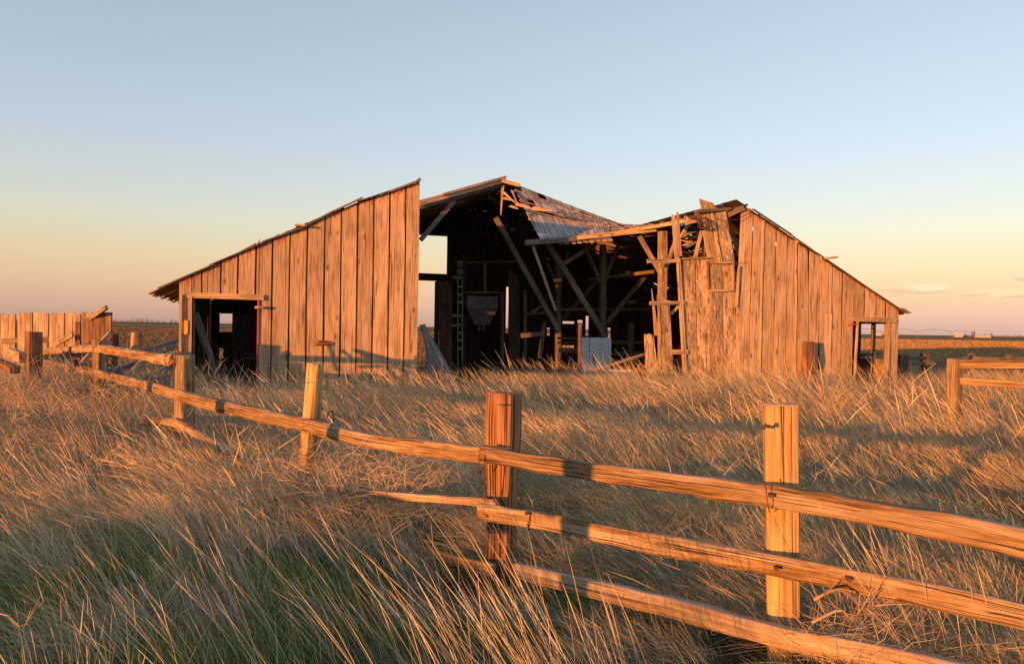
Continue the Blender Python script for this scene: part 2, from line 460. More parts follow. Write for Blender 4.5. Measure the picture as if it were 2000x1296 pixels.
M['farwhite'] = plain('white_siding', (.5, .42, .36), .7, 0, .05, .3)
M['farroof'] = plain('far_roof', (.3, .25, .22), .8, 0, .1, .3)
M['leaf'] = plain('far_foliage', (.10, .085, .06), .9, 0, .4, .5)
M['bark'] = plain('bark', (.12, .09, .07), .9, 0, .3, 3)
M['steel'] = plain('galvanised_steel', (.35, .33, .33), .5, .4, .1, 3)

# ------------------------------------------------------------------ the barn's frame of reference
A3 = D(350, 600, 15.5); B3 = D(1755, 640, 21.0)
A = Vector((A3.x, A3.y, 0)); B = Vector((B3.x, B3.y, 0))
U = (B - A).normalized(); V = Vector((-U.y, U.x, 0)); LEN = (B - A).length; NF = -V
def W(px, py, t=0.0):              # where the line of sight meets the plane t metres behind the gable
    r = ray(px, py); o = Vector((0, 0, EYE))
    k = ((A + V * t) - o).dot(V) / r.dot(V)
    return o + r * k
def ST(px, py, t=0.0):
    q = W(px, py, t); return (q - A).dot(U), q.z
def P(s, t, z): return A + U * s + V * t + Vector((0, 0, z))
sl0, zl0 = ST(350, 545); sl1, zl1 = ST(815, 352)
sr0, zr0 = ST(1471, 409); sr1, zr1 = ST(1756, 601)
def zL(s): return zl0 + (zl1 - zl0) * (s - sl0) / (sl1 - sl0) + (.07 * math.sin(math.pi * s / sl1) if 0 < s < sl1 else 0)
def zR(s): return zr0 + (zr1 - zr0) * (s - sr0) / (sr1 - sr0)
kL = (zl1 - zl0) / (sl1 - sl0); kR = (zr1 - zr0) / (sr1 - sr0)
SR = (zr0 - kR * sr0 - zl0 + kL * sl0) / (kL - kR); ZR_ = zL(SR)
S1 = ST(820, 500)[0]
DEPTH = 10.5
print('fridge s', ST(1154,700,3.5)[0], ST(1195,700,3.5)[0], 'post', ST(1177,600,4.4)[0]);print("barn length %.2f  ridge s %.2f z %.2f  S1 %.2f eaves %.2f %.2f" % (LEN, SR, ZR_, S1, zL(0), zR(LEN)))
barn = thing('barn', 'long weathered wooden barn with a collapsed middle roof and two tall board wings', 'barn', tuple(P(LEN / 2, 0, 0)))

def tag_part(o, label): o['label'] = label; return o
# --- left wing gable boards
edges = [350, 375, 393, 431, 464, 499, 532, 566, 600, 634, 666, 698, 729, 760, 791, 819]
LZ = ST(440, 583)[1]                # underside of the left lintel
doorL, doorR = ST(376, 660)[0], ST(504, 660)[0]
def paintL(q):
    s = (q - A).dot(U); return max(0.0, .60 - (zL(s) - q.z) * .9) if q.z > 1.2 else 0
gw = MB(); bt = MB()
es = [ST(e, 560 if e < 500 else 500)[0] for e in edges]
for i in range(len(es) - 1):
    s0, s1 = es[i], es[i + 1]
    gap = .034 if i >= 2 else .012
    a, b_ = s0 + gap * .5, s1 - gap * .5
    zt0, zt1 = zL(a) - .02, zL(b_) - .02
    zb = -.15
    mid = (a + b_) / 2
    if doorL - .02 < mid < doorR + .02: zb = LZ + .10
    if i == 3 or i == 2: pass
    tt = random.uniform(-.008, .008)
    if zb > 0:
        board(gw, P(a, tt, zb), P(b_, tt, zb), P(b_, tt, zt1), P(a, tt, zt0), NF, .026, seg=6, warp=.006, paint=paintL, tint=random.uniform(.78, 1.08))
    elif a < doorL < b_ - .03:
        board(gw, P(a, tt, zb), P(doorL, tt, zb), P(doorL, tt, zt1), P(a, tt, zt0), NF, .026, seg=8, warp=.003, paint=paintL)
    elif a < doorR < b_ - .03:
        board(gw, P(doorR + .02, tt, zb), P(b_, tt, zb), P(b_, tt, zt1), P(doorR + .02, tt, zt0), NF, .026, seg=10, warp=.003, paint=paintL)
        board(gw, P(a, tt, LZ + .1), P(doorR + .008, tt, LZ + .1), P(doorR + .008, tt, zt1), P(a, tt, zt0), NF, .026, seg=5, paint=paintL)
    else:
        board(gw, P(a, tt, zb), P(b_, tt, zb), P(b_, tt, zt1), P(a, tt, zt0), NF, .026, seg=14, warp=.009, paint=paintL, tint=random.uniform(.78, 1.08))
    if i >= 2 and s1 < S1 - .05:     # the batten inside, behind the gap
        z0 = LZ + .1 if mid < doorR else -.15
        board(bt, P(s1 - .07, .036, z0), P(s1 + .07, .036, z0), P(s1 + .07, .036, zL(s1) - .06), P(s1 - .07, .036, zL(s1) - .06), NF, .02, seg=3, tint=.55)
gw.build('gable_wall', M['barn'], barn)
bt.build('battens', M['timber'], barn)
def beam(px0, py0, t0, px1, py1, t1, wpx, th=None, name='beam', mat='timber', n=8, up=None, parent=None, tint=None, jag=0.0, wob=0.0, p0=None, p1=None, label=None):
    a = W(px0, py0, t0); b = W(px1, py1, t1)
    w = wpx * (a.y + b.y) / 2 / FPX
    mb = MB()
    d = (b - a).normalized()
    upd = d.cross(V).normalized() if up is None else Vector(up)
    sweep(mb, [a, b], th or w * .8, w, up=upd, n=n, ds=.4, tint=tint, jag=jag, wob=wob)
    o = mb.build(name, M[mat], parent or barn)
    if label: o['label'] = label
    return o
# door frame
fr = MB()
la, lb = ST(365, 583)[0], ST(515, 583)[0]
sweep(fr, [P(la, -.035, LZ + .05), P(lb, -.035, LZ + .04)], .05, .11, n=8, ds=.5, tint=1.0)
dfr = fr.build('door_lintel', M['barn'], barn)
mb = MB(); sweep(mb, [P(doorR - .006, .02, -.1), P(doorR - .006, .02, LZ)], .10, .035, up=U, n=4, ds=1)
mb.build('door_jamb', M['redpaint'], barn, label='red painted right jamb of the dark doorway')
mb = MB(); sweep(mb, [P(doorL + .02, .06, -.1), P(doorL + .02, .06, LZ)], .10, .035, up=U, n=4, ds=1)
mb.build('door_jamb', M['timber'], barn)
mb = MB(); sweep(mb, [P(doorL - .03, -.02, -.1), P(doorL - .03, -.02, LZ + .02)], .12, .03, up=U, n=8, ds=.5, tint=1.05)
sweep(mb, [P(0.04, -.02, -.1), P(0.04, -.02, zL(0) - .3)], .10, .03, up=U, n=8, ds=.5, tint=.95)
mb.build('corner_board', M['barn'], barn)
# orange reflector plate: a rounded oblong
mb = MB()
oc = W(361, 639, -.04); hw, hh_ = .055, .14
pr = []
for k in range(20):
    a = 2 * math.pi * k / 20
    x = hw * math.cos(a); z = hw * .8 * math.sin(a) + (hh_ - hw * .8) * (1 if math.sin(a) > 0 else -1)
    pr.append((x, z))
for dd in (0, .012):
    for x, z in pr: mb.v.append(oc + U * x + Vector((0, 0, z)) + V * dd)
mb.f.append(tuple(range(20)))
for k in range(20): mb.f.append((k, k + 20, (k + 1) % 20 + 20, (k + 1) % 20))
mb.build('reflector', M['orange'], barn)
# bits sticking out of the left wing: hinge arm, roof purlin end, latch
def bracket(px, py, ln, w, h, mat='redpaint', name='bracket', dx=0.0):
    a = W(px, py, .05); mb = MB()
    sweep(mb, [a, a - V * ln + U * dx], w, h, n=8, ds=.1, tint=.9, jag=.02)
    return mb.build(name, M[mat], barn)
bracket(503, 600, .22, .10, .05, 'barn', 'bracket', .06)
bracket(590, 442, .22, .22, .04, 'barn', 'purlin_end', -.04)
mb = MB()
a = W(628, 671, -.03)
sweep(mb, [a - U * .12, a + U * .22], .05, .07, n=8, ds=.1, tint=.8, jag=.01)
sweep(mb, [a + Vector((0, 0, .05)) - U * .06 - V * .03, a + Vector((0, 0, .05)) + U * .1 - V * .03], .06, .035, n=8, ds=.1, tint=.7)
mb.build('latch', M['tie'], barn)
# eave overhang on the left: jagged ends of roof boards seen from below
mb = MB()
for k in range(30):
    t = -.05 + k * .34
    ln = random.uniform(.5, .62)
    s0_ = 0.05; s1_ = -ln
    z0 = zL(s0_) + .0; z1 = zL(s1_) - .02
    board(mb, P(s1_, t, z1), P(s1_, t + .30, z1 - random.uniform(0, .02)), P(s0_, t + .30, z0), P(s0_, t, z0), Vector((0, 0, 1)), .022, tint=random.uniform(.7, 1.2), jb=.03)
mb.build('eave_boards', M['barn'], barn)
# left roof slope edge pieces lying over the wall top
mb = MB()
for px0, py0, px1, py1, th_ in [(310, 557, 420, 510, 4), (410, 512, 520, 466, 3), (460, 492, 500, 471, 4), (515, 466, 600, 436, 4), (585, 442, 650, 408, 5), (640, 413, 708, 381, 5), (700, 388, 760, 368, 3), (755, 371, 820, 347, 5), (808, 354, 820, 344, 6)]:
    a = W(px0, py0 + 5, -.03); b_ = W(px1, py1 + 5, -.04)
    w = th_ * .7 * a.y / FPX
    sweep(mb, [a, b_], .08, w, n=8, ds=.3, tint=random.uniform(.6, 1), jag=.03)
mb.build('verge_board', M['timber'], barn)

# --- roof slopes
def slope(name, corner, ns, nt, hole, mat, th=.022, parent=None, holes=(), jitter=.01, seg=1, tintr=(.6, 1.2), label=None):
    """corner(a,b) -> point ; a across the slope 0..1, b along the ridge 0..1"""
    mb = MB()
    for j in range(nt):
        off = random.uniform(-.3, .3) / ns
        for i in range(ns):
            if random.random() < hole: continue
            a0 = max(0, i / ns); a1 = min(1, (i + 1) / ns + .25 / ns)
            b0 = j / nt; b1 = (j + 1) / nt
            b0 += random.uniform(0, .1) / nt
            q = [corner(a0, b0), corner(a0, b1), corner(a1, b1), corner(a1, b0)]
            n_ = (q[1] - q[0]).cross(q[3] - q[0]).normalized()
            if n_.z < 0: n_ = -n_
            lift = random.uniform(-1, 1) * jitter
            q = [x + n_ * (lift if k in (0, 1) else lift * .3 + .012) for k, x in enumerate(q)]
            board(mb, q[0], q[1], q[2], q[3], n_, th, tint=random.uniform(*tintr))
    o = mb.build(name, M[mat], parent or barn)
    if label: o['label'] = label
    return o
zb_ = -.01
def cL1(a, b):
    s = -.02 + (S1 + .02) * a; t = -.03 + DEPTH * b
    return P(s, t, zL(s) + zb_ - .12 * math.sin(math.pi * b) * a)
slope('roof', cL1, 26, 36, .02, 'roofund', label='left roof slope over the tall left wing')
# fascia line of the surviving middle roof
F0 = W(821, 396, 3.4); F1 = W(984, 352, 4.4)
ridge_back = P(SR, DEPTH, ZR_ - .45)
backS1 = P(S1, DEPTH, zL(S1) - .1)
def cL2(a, b):
    p0 = F0.lerp(backS1, b); p1 = F1.lerp(ridge_back, b)
    return p0.lerp(p1, a) - Vector((0, 0, .18 * math.sin(math.pi * b) * math.sin(math.pi * a)))
slope('roof', cL2, 24, 22, .016, 'roofund', label='dark left roof slope left standing behind the gap')
def cL3(a, b):                      # strip that ties the left wing roof to the middle piece
    t0 = P(S1, 0, 0)
    return cL1(1, 3.4 / DEPTH + b * (1 - 3.4 / DEPTH)).lerp(cL2(0, b), a)
slope('roof', cL3, 1, 18, .0, 'roofund')
# sagging right slope, shingled side seen from outside
TOP = [W(986, 352, 4.4), W(1000, 358, 4.2), W(1100, 396, 4.1), W(1215, 438, 3.8), W(1285, 440, 3.1), W(1350, 427, 2.3)]
BOT = [W(1030, 452, 3.1), W(1056, 471, 2.9), W(1135, 460, 3.2), W(1212, 453, 3.0), W(1285, 441, 2.3), W(1352, 427, 1.4)]
def row(pts, a):
    x = a * (len(pts) - 1); i = min(int(x), len(pts) - 2); return pts[i].lerp(pts[i + 1], x - i)
def cS(a, b):                      # a along the ridge, b down the slope
    q = row(TOP[1:], a).lerp(row(BOT[1:], a), b)
    return q + Vector((0, 0, -.10 * math.sin(math.pi * b) * math.sin(math.pi * min(1, a * 1.3))))
mb = MB()
courses = [0, .10, .20, .31, .41, .50, 1.0]
for ci in range(len(courses) - 1):
    b0, b1 = courses[ci], courses[ci + 1]
    n = 25 if ci < 5 else 17
    for i in range(n):
        if random.random() < (.05 if ci < 5 else .02): continue
        if ci == 4 and 1 < i < 7: continue
        sk = -.012
        a0 = i / n; a1 = (i + .95) / n
        e = random.uniform(-.03, .06) if ci == 5 else random.uniform(0, .05)
        lift = .03 * (1 if ci < 5 else .5)
        top0, top1 = cS(a0, b0), cS(min(1, a1), b0)
        lo0, lo1 = cS(min(1, max(0, a0 + (sk if ci == 5 else 0))), b1 + e), cS(min(1, max(0, a1 + (sk if ci == 5 else 0))), b1 + e + random.uniform(-.01, .01))
        n_ = (lo1 - lo0).cross(top0 - lo0).normalized()
        if n_.y > 0: n_ = -n_
        l2 = random.uniform(.0, .03)
        board(mb, lo0 + n_ * (lift + l2), lo1 + n_ * (lift + l2 * random.uniform(.2, 1)), top1 + n_ * .004, top0 + n_ * .004, n_, .02, seg=2, tint=random.uniform(.7, 1.15), jb=.05 if random.random() < .35 else .008)
mb.build('sagging_roof', M['shingle'], barn, label='sagging grey and pink board roof hanging toward the viewer')
# battens under it
mb = MB()
for b in (.1, .27, .43, .6, .78, .95):
    pts = [cS(a, b) + Vector((0, 0, -.05)) for a in np.linspace(0, 1, 9)]
    sweep(mb, pts, .09, .03, n=4, ds=.5, tint=random.uniform(.7, 1))
mb.build('purlins', M['barn'], barn)
# back right slope seen from below
BACK = [ridge_back] + [P(SR + (LEN - SR) * f, DEPTH, zR(SR + (LEN - SR) * f) - .15) for f in (.08, .28, .5, .62, .72)]
def cR1(a, b): return row(TOP, a).lerp(row(BACK, a), b) - Vector((0, 0, .15 * math.sin(math.pi * b)))
slope('roof', cR1, 26, 20, .055, 'roofund', jitter=.02, label='holed right roof slope above the posts')
SX = ST(1350, 427, 0)[0]; SY = ST(1436, 420)[0]
RT, RB = TOP[-1], BACK[-1]
def cR3(a, b):
    q0 = RT.lerp(RB, b); s = SY; q1 = P(s, 2.6 + (DEPTH - 2.6) * b, zR(s) - .25)
    return q0.lerp(q1, a)
slope('roof', cR3, 7, 20, .14, 'roofund', jitter=.04)
def cR2(a, b):
    s = SY + (LEN + .12 - SY) * a; t = -.05 + DEPTH * b
    return P(s, t, zR(s) + zb_ - .045 + (-.06 if s > LEN else 0))
slope('roof', cR2, 22, 30, .02, 'roofund', label='right roof slope over the right wing')
# rafters
def raft(fn, b, hi=1.0, tint=.8):
    mb = MB(); sweep(mb, [fn(hi * k / 5, b) + dz for k in range(6)], .05, .12, n=4, ds=.5, tint=tint); mb.build('rafter', M['timber'], barn)
dz = Vector((0, 0, -.10))
for k in range(1, 14): raft(cL1, k / 14)
for k in range(0, 11): raft(cL2, k / 11)
for k in range(1, 11): raft(cR1, k / 11, tint=1)
for k in range(1, 11): raft(cR2, k / 11, .95, tint=1)
for k in range(2, 11): raft(cR3, k / 11, tint=1)
# fascia boards
beam(819, 397, 3.3, 987, 351, 4.3, 11, .05, 'fascia', 'barn', jag=.03)
beam(862, 381, 3.55, 984, 347, 4.3, 5, .2, 'fascia', 'barn', jag=.05)
beam(980, 353, 4.2, 1014, 362, 4.1, 7, .1, 'fascia', 'barn', jag=.04)
beam(1026, 474, 2.75, 1160, 463, 3.05, 10, .06, 'fascia', 'grey', jag=.02)
beam(1120, 465, 3.0, 1282, 448, 2.2, 8, .05, 'fascia', 'barn', jag=.03)
beam(1205, 455, 2.8, 1352, 430, 1.3, 6, .05, 'fascia', 'barn', jag=.03)
mb = MB()
for k in range(9):                 # torn orange slats under the sagging edge
    a = W(1096 + k * 12, 477 - k * 1.0, 3.1 - k * .06); b_ = W(1086 + k * 12 + random.uniform(0, 10), 466 - k * .9, 3.8 - k * .06)
    sweep(mb, [a, b_], .12, .02, n=4, ds=.3, tint=1.1, jag=.03)
mb.build('torn_slats', M['barn'], barn)
# hanging splinters near the peak
mb = MB()
for (x0, y0, t0, x1, y1, t1, w) in [(982, 362, 5.6, 978, 420, 5.5, 5), (984, 376, 5.4, 1008, 398, 4.6, 4), (983, 387, 5.5, 1005, 392, 4.7, 5), (1000, 372, 5.2, 1012, 402, 4.2, 4), (997, 402, 4.8, 1012, 408, 4.2, 6), (1008, 398, 4.6, 1040, 408, 4.2, 6), (1040, 407, 4.3, 1080, 412, 3.9, 6)]:
    sweep(mb, [W(x0, y0, t0 - 1.3), W(x1, y1, t1 - 1.2)], w * 22 / FPX, .02, up=V, n=4, ds=.4, tint=1.1, taper=(1.2, .35))
mb.build('splinter', M['barn'], barn)

# --- side and back walls
def wallboards(mb, s_or_t, side, lo, hi, zf, skip, mat='inner', w=.26, gap=.012, nrm=None, tintr=(.7, 1.2)):
    x = lo
    while x < hi - .02:
        x1 = min(hi, x + w * random.uniform(.85, 1.1)); g = -.01 if (side == 'back' or random.random() < .9) else gap * 2
        a, b_ = x, x1 - g
        mid = (a + b_) / 2
        spans = [(-.1, zf(mid))]
        for (q0, q1, z0, z1) in skip:
            if q0 < mid < q1:
                ns_ = []
                for (c, d) in spans:
                    if z0 > c: ns_.append((c, min(d, z0)))
                    if z1 < d: ns_.append((max(c, z1), d))
                spans = [q for q in ns_ if q[1] - q[0] > .05]
        for (c, d) in spans:
            if side == 'back': pts = [P(a, s_or_t, c), P(b_, s_or_t, c), P(b_, s_or_t, d), P(a, s_or_t, d)]; nn = NF
            else: pts = [P(s_or_t, a, c), P(s_or_t, b_, c), P(s_or_t, b_, d), P(s_or_t, a, d)]; nn = -U if side == 'left' else U
            board(mb, *pts, nn, .022, seg=2, warp=.004, tint=random.uniform(*tintr))
        x = x1
def back_open(px0, py0, px1, py1, t=DEPTH):
    s0_, z1_ = ST(px0, py0, t); s1_, z0_ = ST(px1, py1, t)
    return (s0_, s1_, z0_, z1_)
bw = MB()
def zback(s): return (zL(s) - .14) if s < SR else zR(s) - .02
ops = [back_open(805, 458, 874, 535), back_open(805, 547, 857, 760), back_open(431, 612, 455, 648), back_open(428, 680, 433, 700),
       back_open(1097, 627, 1121, 632), back_open(1100, 674, 1119, 679), back_open(1126, 625, 1136, 632), back_open(1145, 617, 1152, 655), back_open(1048, 620, 1051, 652), back_open(988, 560, 992, 650), back_open(1188, 640, 1191, 668), back_open(1070, 640, 1073, 655)]
wallboards(bw, DEPTH, 'back', 0, LEN, zback, ops, gap=.009, w=.12)
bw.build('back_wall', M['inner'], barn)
beam(812, 541, DEPTH - .1, 880, 541, DEPTH - .1, 11, .12, 'beam', 'inner')
lw = MB(); wallboards(lw, 0.02, 'left', .03, DEPTH, lambda t: zL(0) - .05, [(2.2, 2.3, .9, 1.9), (3.6, 3.75, .6, 2.0), (5.2, 5.35, .9, 1.8), (7.4, 7.6, .8, 1.7), (9.0, 9.15, .9, 1.9)], gap=.01)
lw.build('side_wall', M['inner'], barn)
rw = MB()
tA = .42; tB = 1.32
wallboards(rw, LEN - .02, 'right', .03, DEPTH, lambda t: zR(LEN) - .05, [(tA, tB, 1.02, 1.98), (5, 5.1, .5, 2)], gap=.004, w=.15)
rw.build('side_wall', M['grey'], barn)
mb = MB(); sweep(mb, [P(LEN - .06, .83, .9), P(LEN - .06, .83, 2.1)], .1, .09, up=U, n=8, ds=.5); mb.build('window_mullion', M['fence'], barn)
mb = MB(); 
for zz in (.35, .62, .89): board(mb, P(LEN - .09, tB, zz - .24), P(LEN - .09, tA - .05, zz - .24), P(LEN - .09, tA - .05, zz), P(LEN - .09, tB, zz), -U, .025, tint=random.uniform(.9, 1.1))
mb.build('window_panel', M['fence'], barn)
# manger block and shelf seen through the right doorway
mb = MB(); sweep(mb, [W(1672, 694, .7), W(1706, 690, 1.1)], .3, .05, n=4, ds=1); mb.build('manger_shelf', M['inner'], barn)
# a partition that darkens the left wing
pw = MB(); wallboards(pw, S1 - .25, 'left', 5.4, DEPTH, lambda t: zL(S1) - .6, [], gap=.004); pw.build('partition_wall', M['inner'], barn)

# --- right wing gable boards
redges = [1437, 1464, 1488, 1512, 1535, 1556, 1578, 1600, 1624, 1644, 1666, 1688, 1709, 1729, 1754]
RZ = ST(1700, 628)[1]; rdl, rdr = ST(1668, 680)[0], ST(1731, 680)[0]
leans = [.14, .10, .08, .06, .04, .02] + [0] * 10
def paintR(q):
    s = (q - A).dot(U); return max(0.0, .58 - (zR(s) - q.z) * .9) if q.z > 1.2 and s > LEN * .55 else 0
gw = MB()
for i in range(len(redges) - 1):
    s0, s1 = ST(redges[i], 640)[0], ST(redges[i + 1], 640)[0]
    g = .03; a, b_ = s0 + g / 2, s1 - g / 2
    la_, lb_ = leans[i], leans[i + 1]
    zb = -.15; mid = (a + b_) / 2
    tt = -.012 if i % 2 else .004
    if rdl - .02 < mid < rdr + .02 : zb = RZ + .08
    if i == len(redges) - 2: tt = -.02
    zt0, zt1 = zR(a + la_) - .005, zR(b_ + lb_) - .005
    zm = 2.2
    if zb > 0 or i > 5:
        board(gw, P(a, tt, zb), P(b_, tt, zb), P(b_, tt, zt1), P(a, tt, zt0), NF, .026, seg=8, warp=.006, paint=paintR, tint=random.uniform(.82, 1.15))
    else:
        uo = (random.uniform(0, 40), random.uniform(0, 40)); tn = random.uniform(.85, 1.1)
        board(gw, P(a, tt, zb), P(b_, tt, zb), P(b_, tt - .01, zm), P(a, tt - .01, zm), NF, .026, seg=6, tint=tn, uvo=uo)
        board(gw, P(a, tt - .01, zm), P(b_, tt - .01, zm), P(b_ + lb_, tt + .06, zt1), P(a + la_, tt + .06, zt0), NF, .026, seg=6, tint=tn, uvo=(uo[0], uo[1] + zm + .15), paint=paintR, jt=.03 if i < 2 else 0)
# thin batten strips catching the sun on some joints
for i in (2, 5, 8):
    s = ST(redges[i], 640)[0] - .07; l0 = leans[i]
    z0 = -.1
    board(gw, P(s, -.026, z0), P(s + .045, -.026, z0), P(s + .045, -.034, 2.2), P(s, -.034, 2.2), NF, .018, seg=3, tint=1.15)
    board(gw, P(s, -.034, 2.2), P(s + .045, -.034, 2.2), P(s + .045 + l0, .035, zR(s + l0) - .05), P(s + l0, .035, zR(s + l0) - .06), NF, .018, seg=3, tint=1.15)
gw.build('gable_wall', M['barn'], barn)
mb = MB(); sweep(mb, [P(ST(1662, 622)[0], -.06, RZ + .05), P(ST(1747, 624)[0], -.06, RZ + .045)], .07, .11, n=8, ds=.5, tint=.75); mb.build('door_lintel', M['barn'], barn)
mb = MB(); sweep(mb, [P(rdl - .03, -.03, -.1), P(rdl + .07, -.04, RZ)], .04, .06, up=U, n=8, ds=.5, tint=1.15); mb.build('door_jamb', M['barn'], barn)
mb = MB(); sweep(mb, [P(rdr + .05, -.02, -.1), P(rdr + .05, -.02, RZ)], .08, .05, up=U, n=8, ds=.5, tint=1.15); mb.build('door_jamb', M['fence'], barn)
bracket(1659, 633, .14, .2, .04, 'redpaint'); bracket(1656, 700, .05, .1, .05, 'tie', 'batten_stub'); bracket(1656, 717, .05, .1, .05, 'tie', 'batten_stub')
mb = MB(); a = W(1613, 505, -.1); sweep(mb, [a, a + U * .25 + Vector((0, 0, .04))], .3, .05, n=8, ds=.1, tint=.8, jag=.02); mb.build('purlin_end', M['barn'], barn)
mb = MB(); a = W(1756, 602, -.02); b_ = W(1771, 611, -.02)
sweep(mb, [a, b_], .3, .03, n=8, ds=.2, tint=.6); mb.build('eave_board', M['barn'], barn)
mb = MB()
for px0, py0, px1, py1, th_ in [(1471, 406, 1545, 455, 4), (1540, 453, 1600, 495, 3), (1595, 491, 1680, 549, 3), (1675, 546, 1758, 601, 3)]:
    sweep(mb, [W(px0, py0 + 2.5, -.03), W(px1, py1 + 2.5, -.03)], .06, th_ * .6 * 19 / FPX, n=8, ds=.3, tint=random.uniform(.6, .9), jag=.03)
mb.build('verge_board', M['timber'], barn)

# --- broken middle boards
def pb(mb, quad, t=0.0, th=.026, seg=6, jt=0.0, jb=0.0, tint=None, warp=.004, tl=None):
    ts = t if isinstance(t, (tuple, list)) else (t,) * 4
    q = [W(x, y, tt) for (x, y), tt in zip(quad, ts)]
    board(mb, q[0], q[1], q[2], q[3], NF, th, seg=seg, jt=jt, jb=jb, tint=tint, warp=warp)
mm = MB()
pb(mm, [(1336, 770), (1363, 770), (1357, 503), (1333, 503)], -.01)
pb(mm, [(1364, 770), (1388, 770), (1384, 503), (1359, 503)], 0)
pb(mm, [(1389, 770), (1414, 770), (1409, 505), (1386, 505)], -.015)
pb(mm, [(1415, 770), (1438, 770), (1435, 510), (1410, 510)], -.004)
pb(mm, [(1389, 510), (1410, 514), (1394, 397), (1366, 388)], (-.04, -.04, .1, .1), jt=.0)
pb(mm, [(1412, 516), (1435, 512), (1417, 409), (1396, 409)], (-.03, -.03, .1, .1), jt=.01)
pb(mm, [(1405, 512), (1411, 514), (1394, 412), (1388, 412)], (-.06, -.06, .05, .05), tint=1.15)
pb(mm, [(1290, 770), (1317, 770), (1308, 587), (1285, 583)], -.05, jt=.03, seg=8)
pb(mm, [(1264, 770), (1291, 770), (1277, 655), (1259, 651)], -.03, jt=.04)
mm.build('broken_wall', M['mossy'], barn, label='short lichened boards with split tops beside the gap')
mm = MB(); pb(mm, [(1382, 503), (1388, 503), (1379, 450), (1373, 450)], (-.03, -.03, .1, .1), tint=1.1); mm.build('splintered_board', M['barn'], barn)
mm = MB(); pb(mm, [(1355, 502), (1362, 502), (1374, 452), (1368, 450)], (.02, .02, .15, .15)); mm.build('splintered_board', M['barn'], barn)
mm = MB(); pb(mm, [(1371, 503), (1376, 503), (1376, 460), (1373, 460)], .2); mm.build('splintered_board', M['barn'], barn)
mm = MB(); pb(mm, [(1319, 510), (1327, 510), (1319, 420), (1312, 418)], (-.05, -.05, 0, 0), jt=.02); mm.build('splintered_board', M['barn'], barn)
mm = MB(); pb(mm, [(1326, 500), (1332, 500), (1326, 417), (1322, 414)], (-.08, -.08, 0, 0), jt=.02); mm.build('splintered_board', M['barn'], barn)
mm = MB(); pb(mm, [(1279, 655), (1287, 655), (1279, 600), (1273, 562)], 0, jt=.03); mm.build('splintered_board', M['barn'], barn)
mm = MB(); pb(mm, [(1288, 680), (1292, 680), (1288, 583), (1284, 575)], -.07, jt=.02); mm.build('splintered_board', M['barn'], barn)
mm = MB(); pb(mm, [(1435, 600), (1441, 600), (1446, 520), (1442, 520)], -.06, jt=.02); mm.build('splintered_board', M['barn'], barn)

for args in [(1325, 505, -.03, 1340, 770, -.03, 7, .08, 'post', 'barn'), (1264, 510, -.06, 1328, 509, -.06, 7.5, .04, 'rail', 'barn'), (1269, 592, -.04, 1337, 591, -.04, 7.5, .05, 'rail', 'barn'),
             (1311, 687, -.04, 1343, 687, -.04, 9, .06, 'rail', 'barn'), (1310, 613, .1, 1328, 595, .1, 5, .05, 'brace', 'barn'),
             (1294, 452, .5, 1294, 770, .5, 14, .2, 'post', 'fence'), (1249, 462, .9, 1291, 535, .5, 8, .08, 'brace', 'fence'), (1320, 470, .4, 1296, 535, .45, 7, .08, 'brace', 'fence'),
             (1358, 413, -.05, 1425, 408, .1, 5.5, .1, 'plate', 'timber'), (1419, 421, .2, 1449, 406, .1, 9, .3, 'plate', 'timber'), (1417, 412, .4, 1450, 402, .4, 4, .5, 'plate', 'timber'),
             (1322, 441, .2, 1364, 430, .1, 6, .06, 'rafter', 'barn'), (1330, 463, .6, 1345, 438, .3, 6, .06, 'brace', 'barn'),
             (1340, 425, .3, 1346, 432, .1, 8, .1, 'brace', 'barn'), (1427, 455, .8, 1445, 480, .6, 9, .06, 'brace', 'barn'), (1426, 470, 1.2, 1446, 500, .8, 4, .06, 'brace', 'barn'),
             (1332, 505, -.05, 1388, 503, -.06, 3.2, .06, 'rail', 'barn'), (1386, 567, -.045, 1433, 568, -.045, 4, .03, 'hatch_rail', 'barn'), (1386, 513, -.045, 1433, 513, -.045, 3.2, .03, 'hatch_rail', 'barn'),
             (1432, 514, -.05, 1432, 566, -.05, 4, .03, 'hatch_stile', 'barn'), (1382, 510, -.05, 1384, 566, -.05, 2.5, .03, 'hatch_stile', 'tie')]:
    beam(*args)
# torn, sunlit boards inside the hole
mb = MB()
for k in range(11):
    x0 = random.uniform(1326, 1362); y0 = random.uniform(455, 495)
    sweep(mb, [W(x0, y0, random.uniform(.8, 2)), W(x0 + random.uniform(20, 45), y0 + random.uniform(-22, 16), random.uniform(.8, 2.4))], random.uniform(.1, .25), .02, n=4, ds=.4, tint=random.uniform(.8, 1.1), jag=.05)
mb.build('torn_boards', M['barn'], barn)
# snarled wire at the top
mb = MB()
c0 = W(1375, 436, -.15)
for k in range(6):
    pts = []; ph = random.uniform(0, 6); rr = random.uniform(.06, .16)
    for j in range(14):
        a = ph + j * .6
        pts.append(c0 + U * (rr * math.cos(a) + .05 * math.sin(j)) + Vector((0, 0, rr * math.sin(a) * random.uniform(.7, 1.2))) + V * random.uniform(-.04, .04))
    wire(mb, pts, .006)
for pts in ([(1357, 425, 0), (1348, 424, -.05), (1352, 428, -.08), (1362, 432, -.1), (1375, 433, -.1)], [(1375, 433, -.1), (1392, 424, -.1), (1410, 430, -.1), (1440, 428, -.1), (1462, 417, -.05), (1476, 417, -.05)],
            [(1386, 512, -.08), (1412, 515, -.08), (1436, 513, -.08), (1450, 512, -.06)], [(1425, 450, .2), (1444, 456, .1)]):
    wire(mb, [W(*q) for q in pts], .005)
mb.build('snarled_wire', M['wire'], barn)
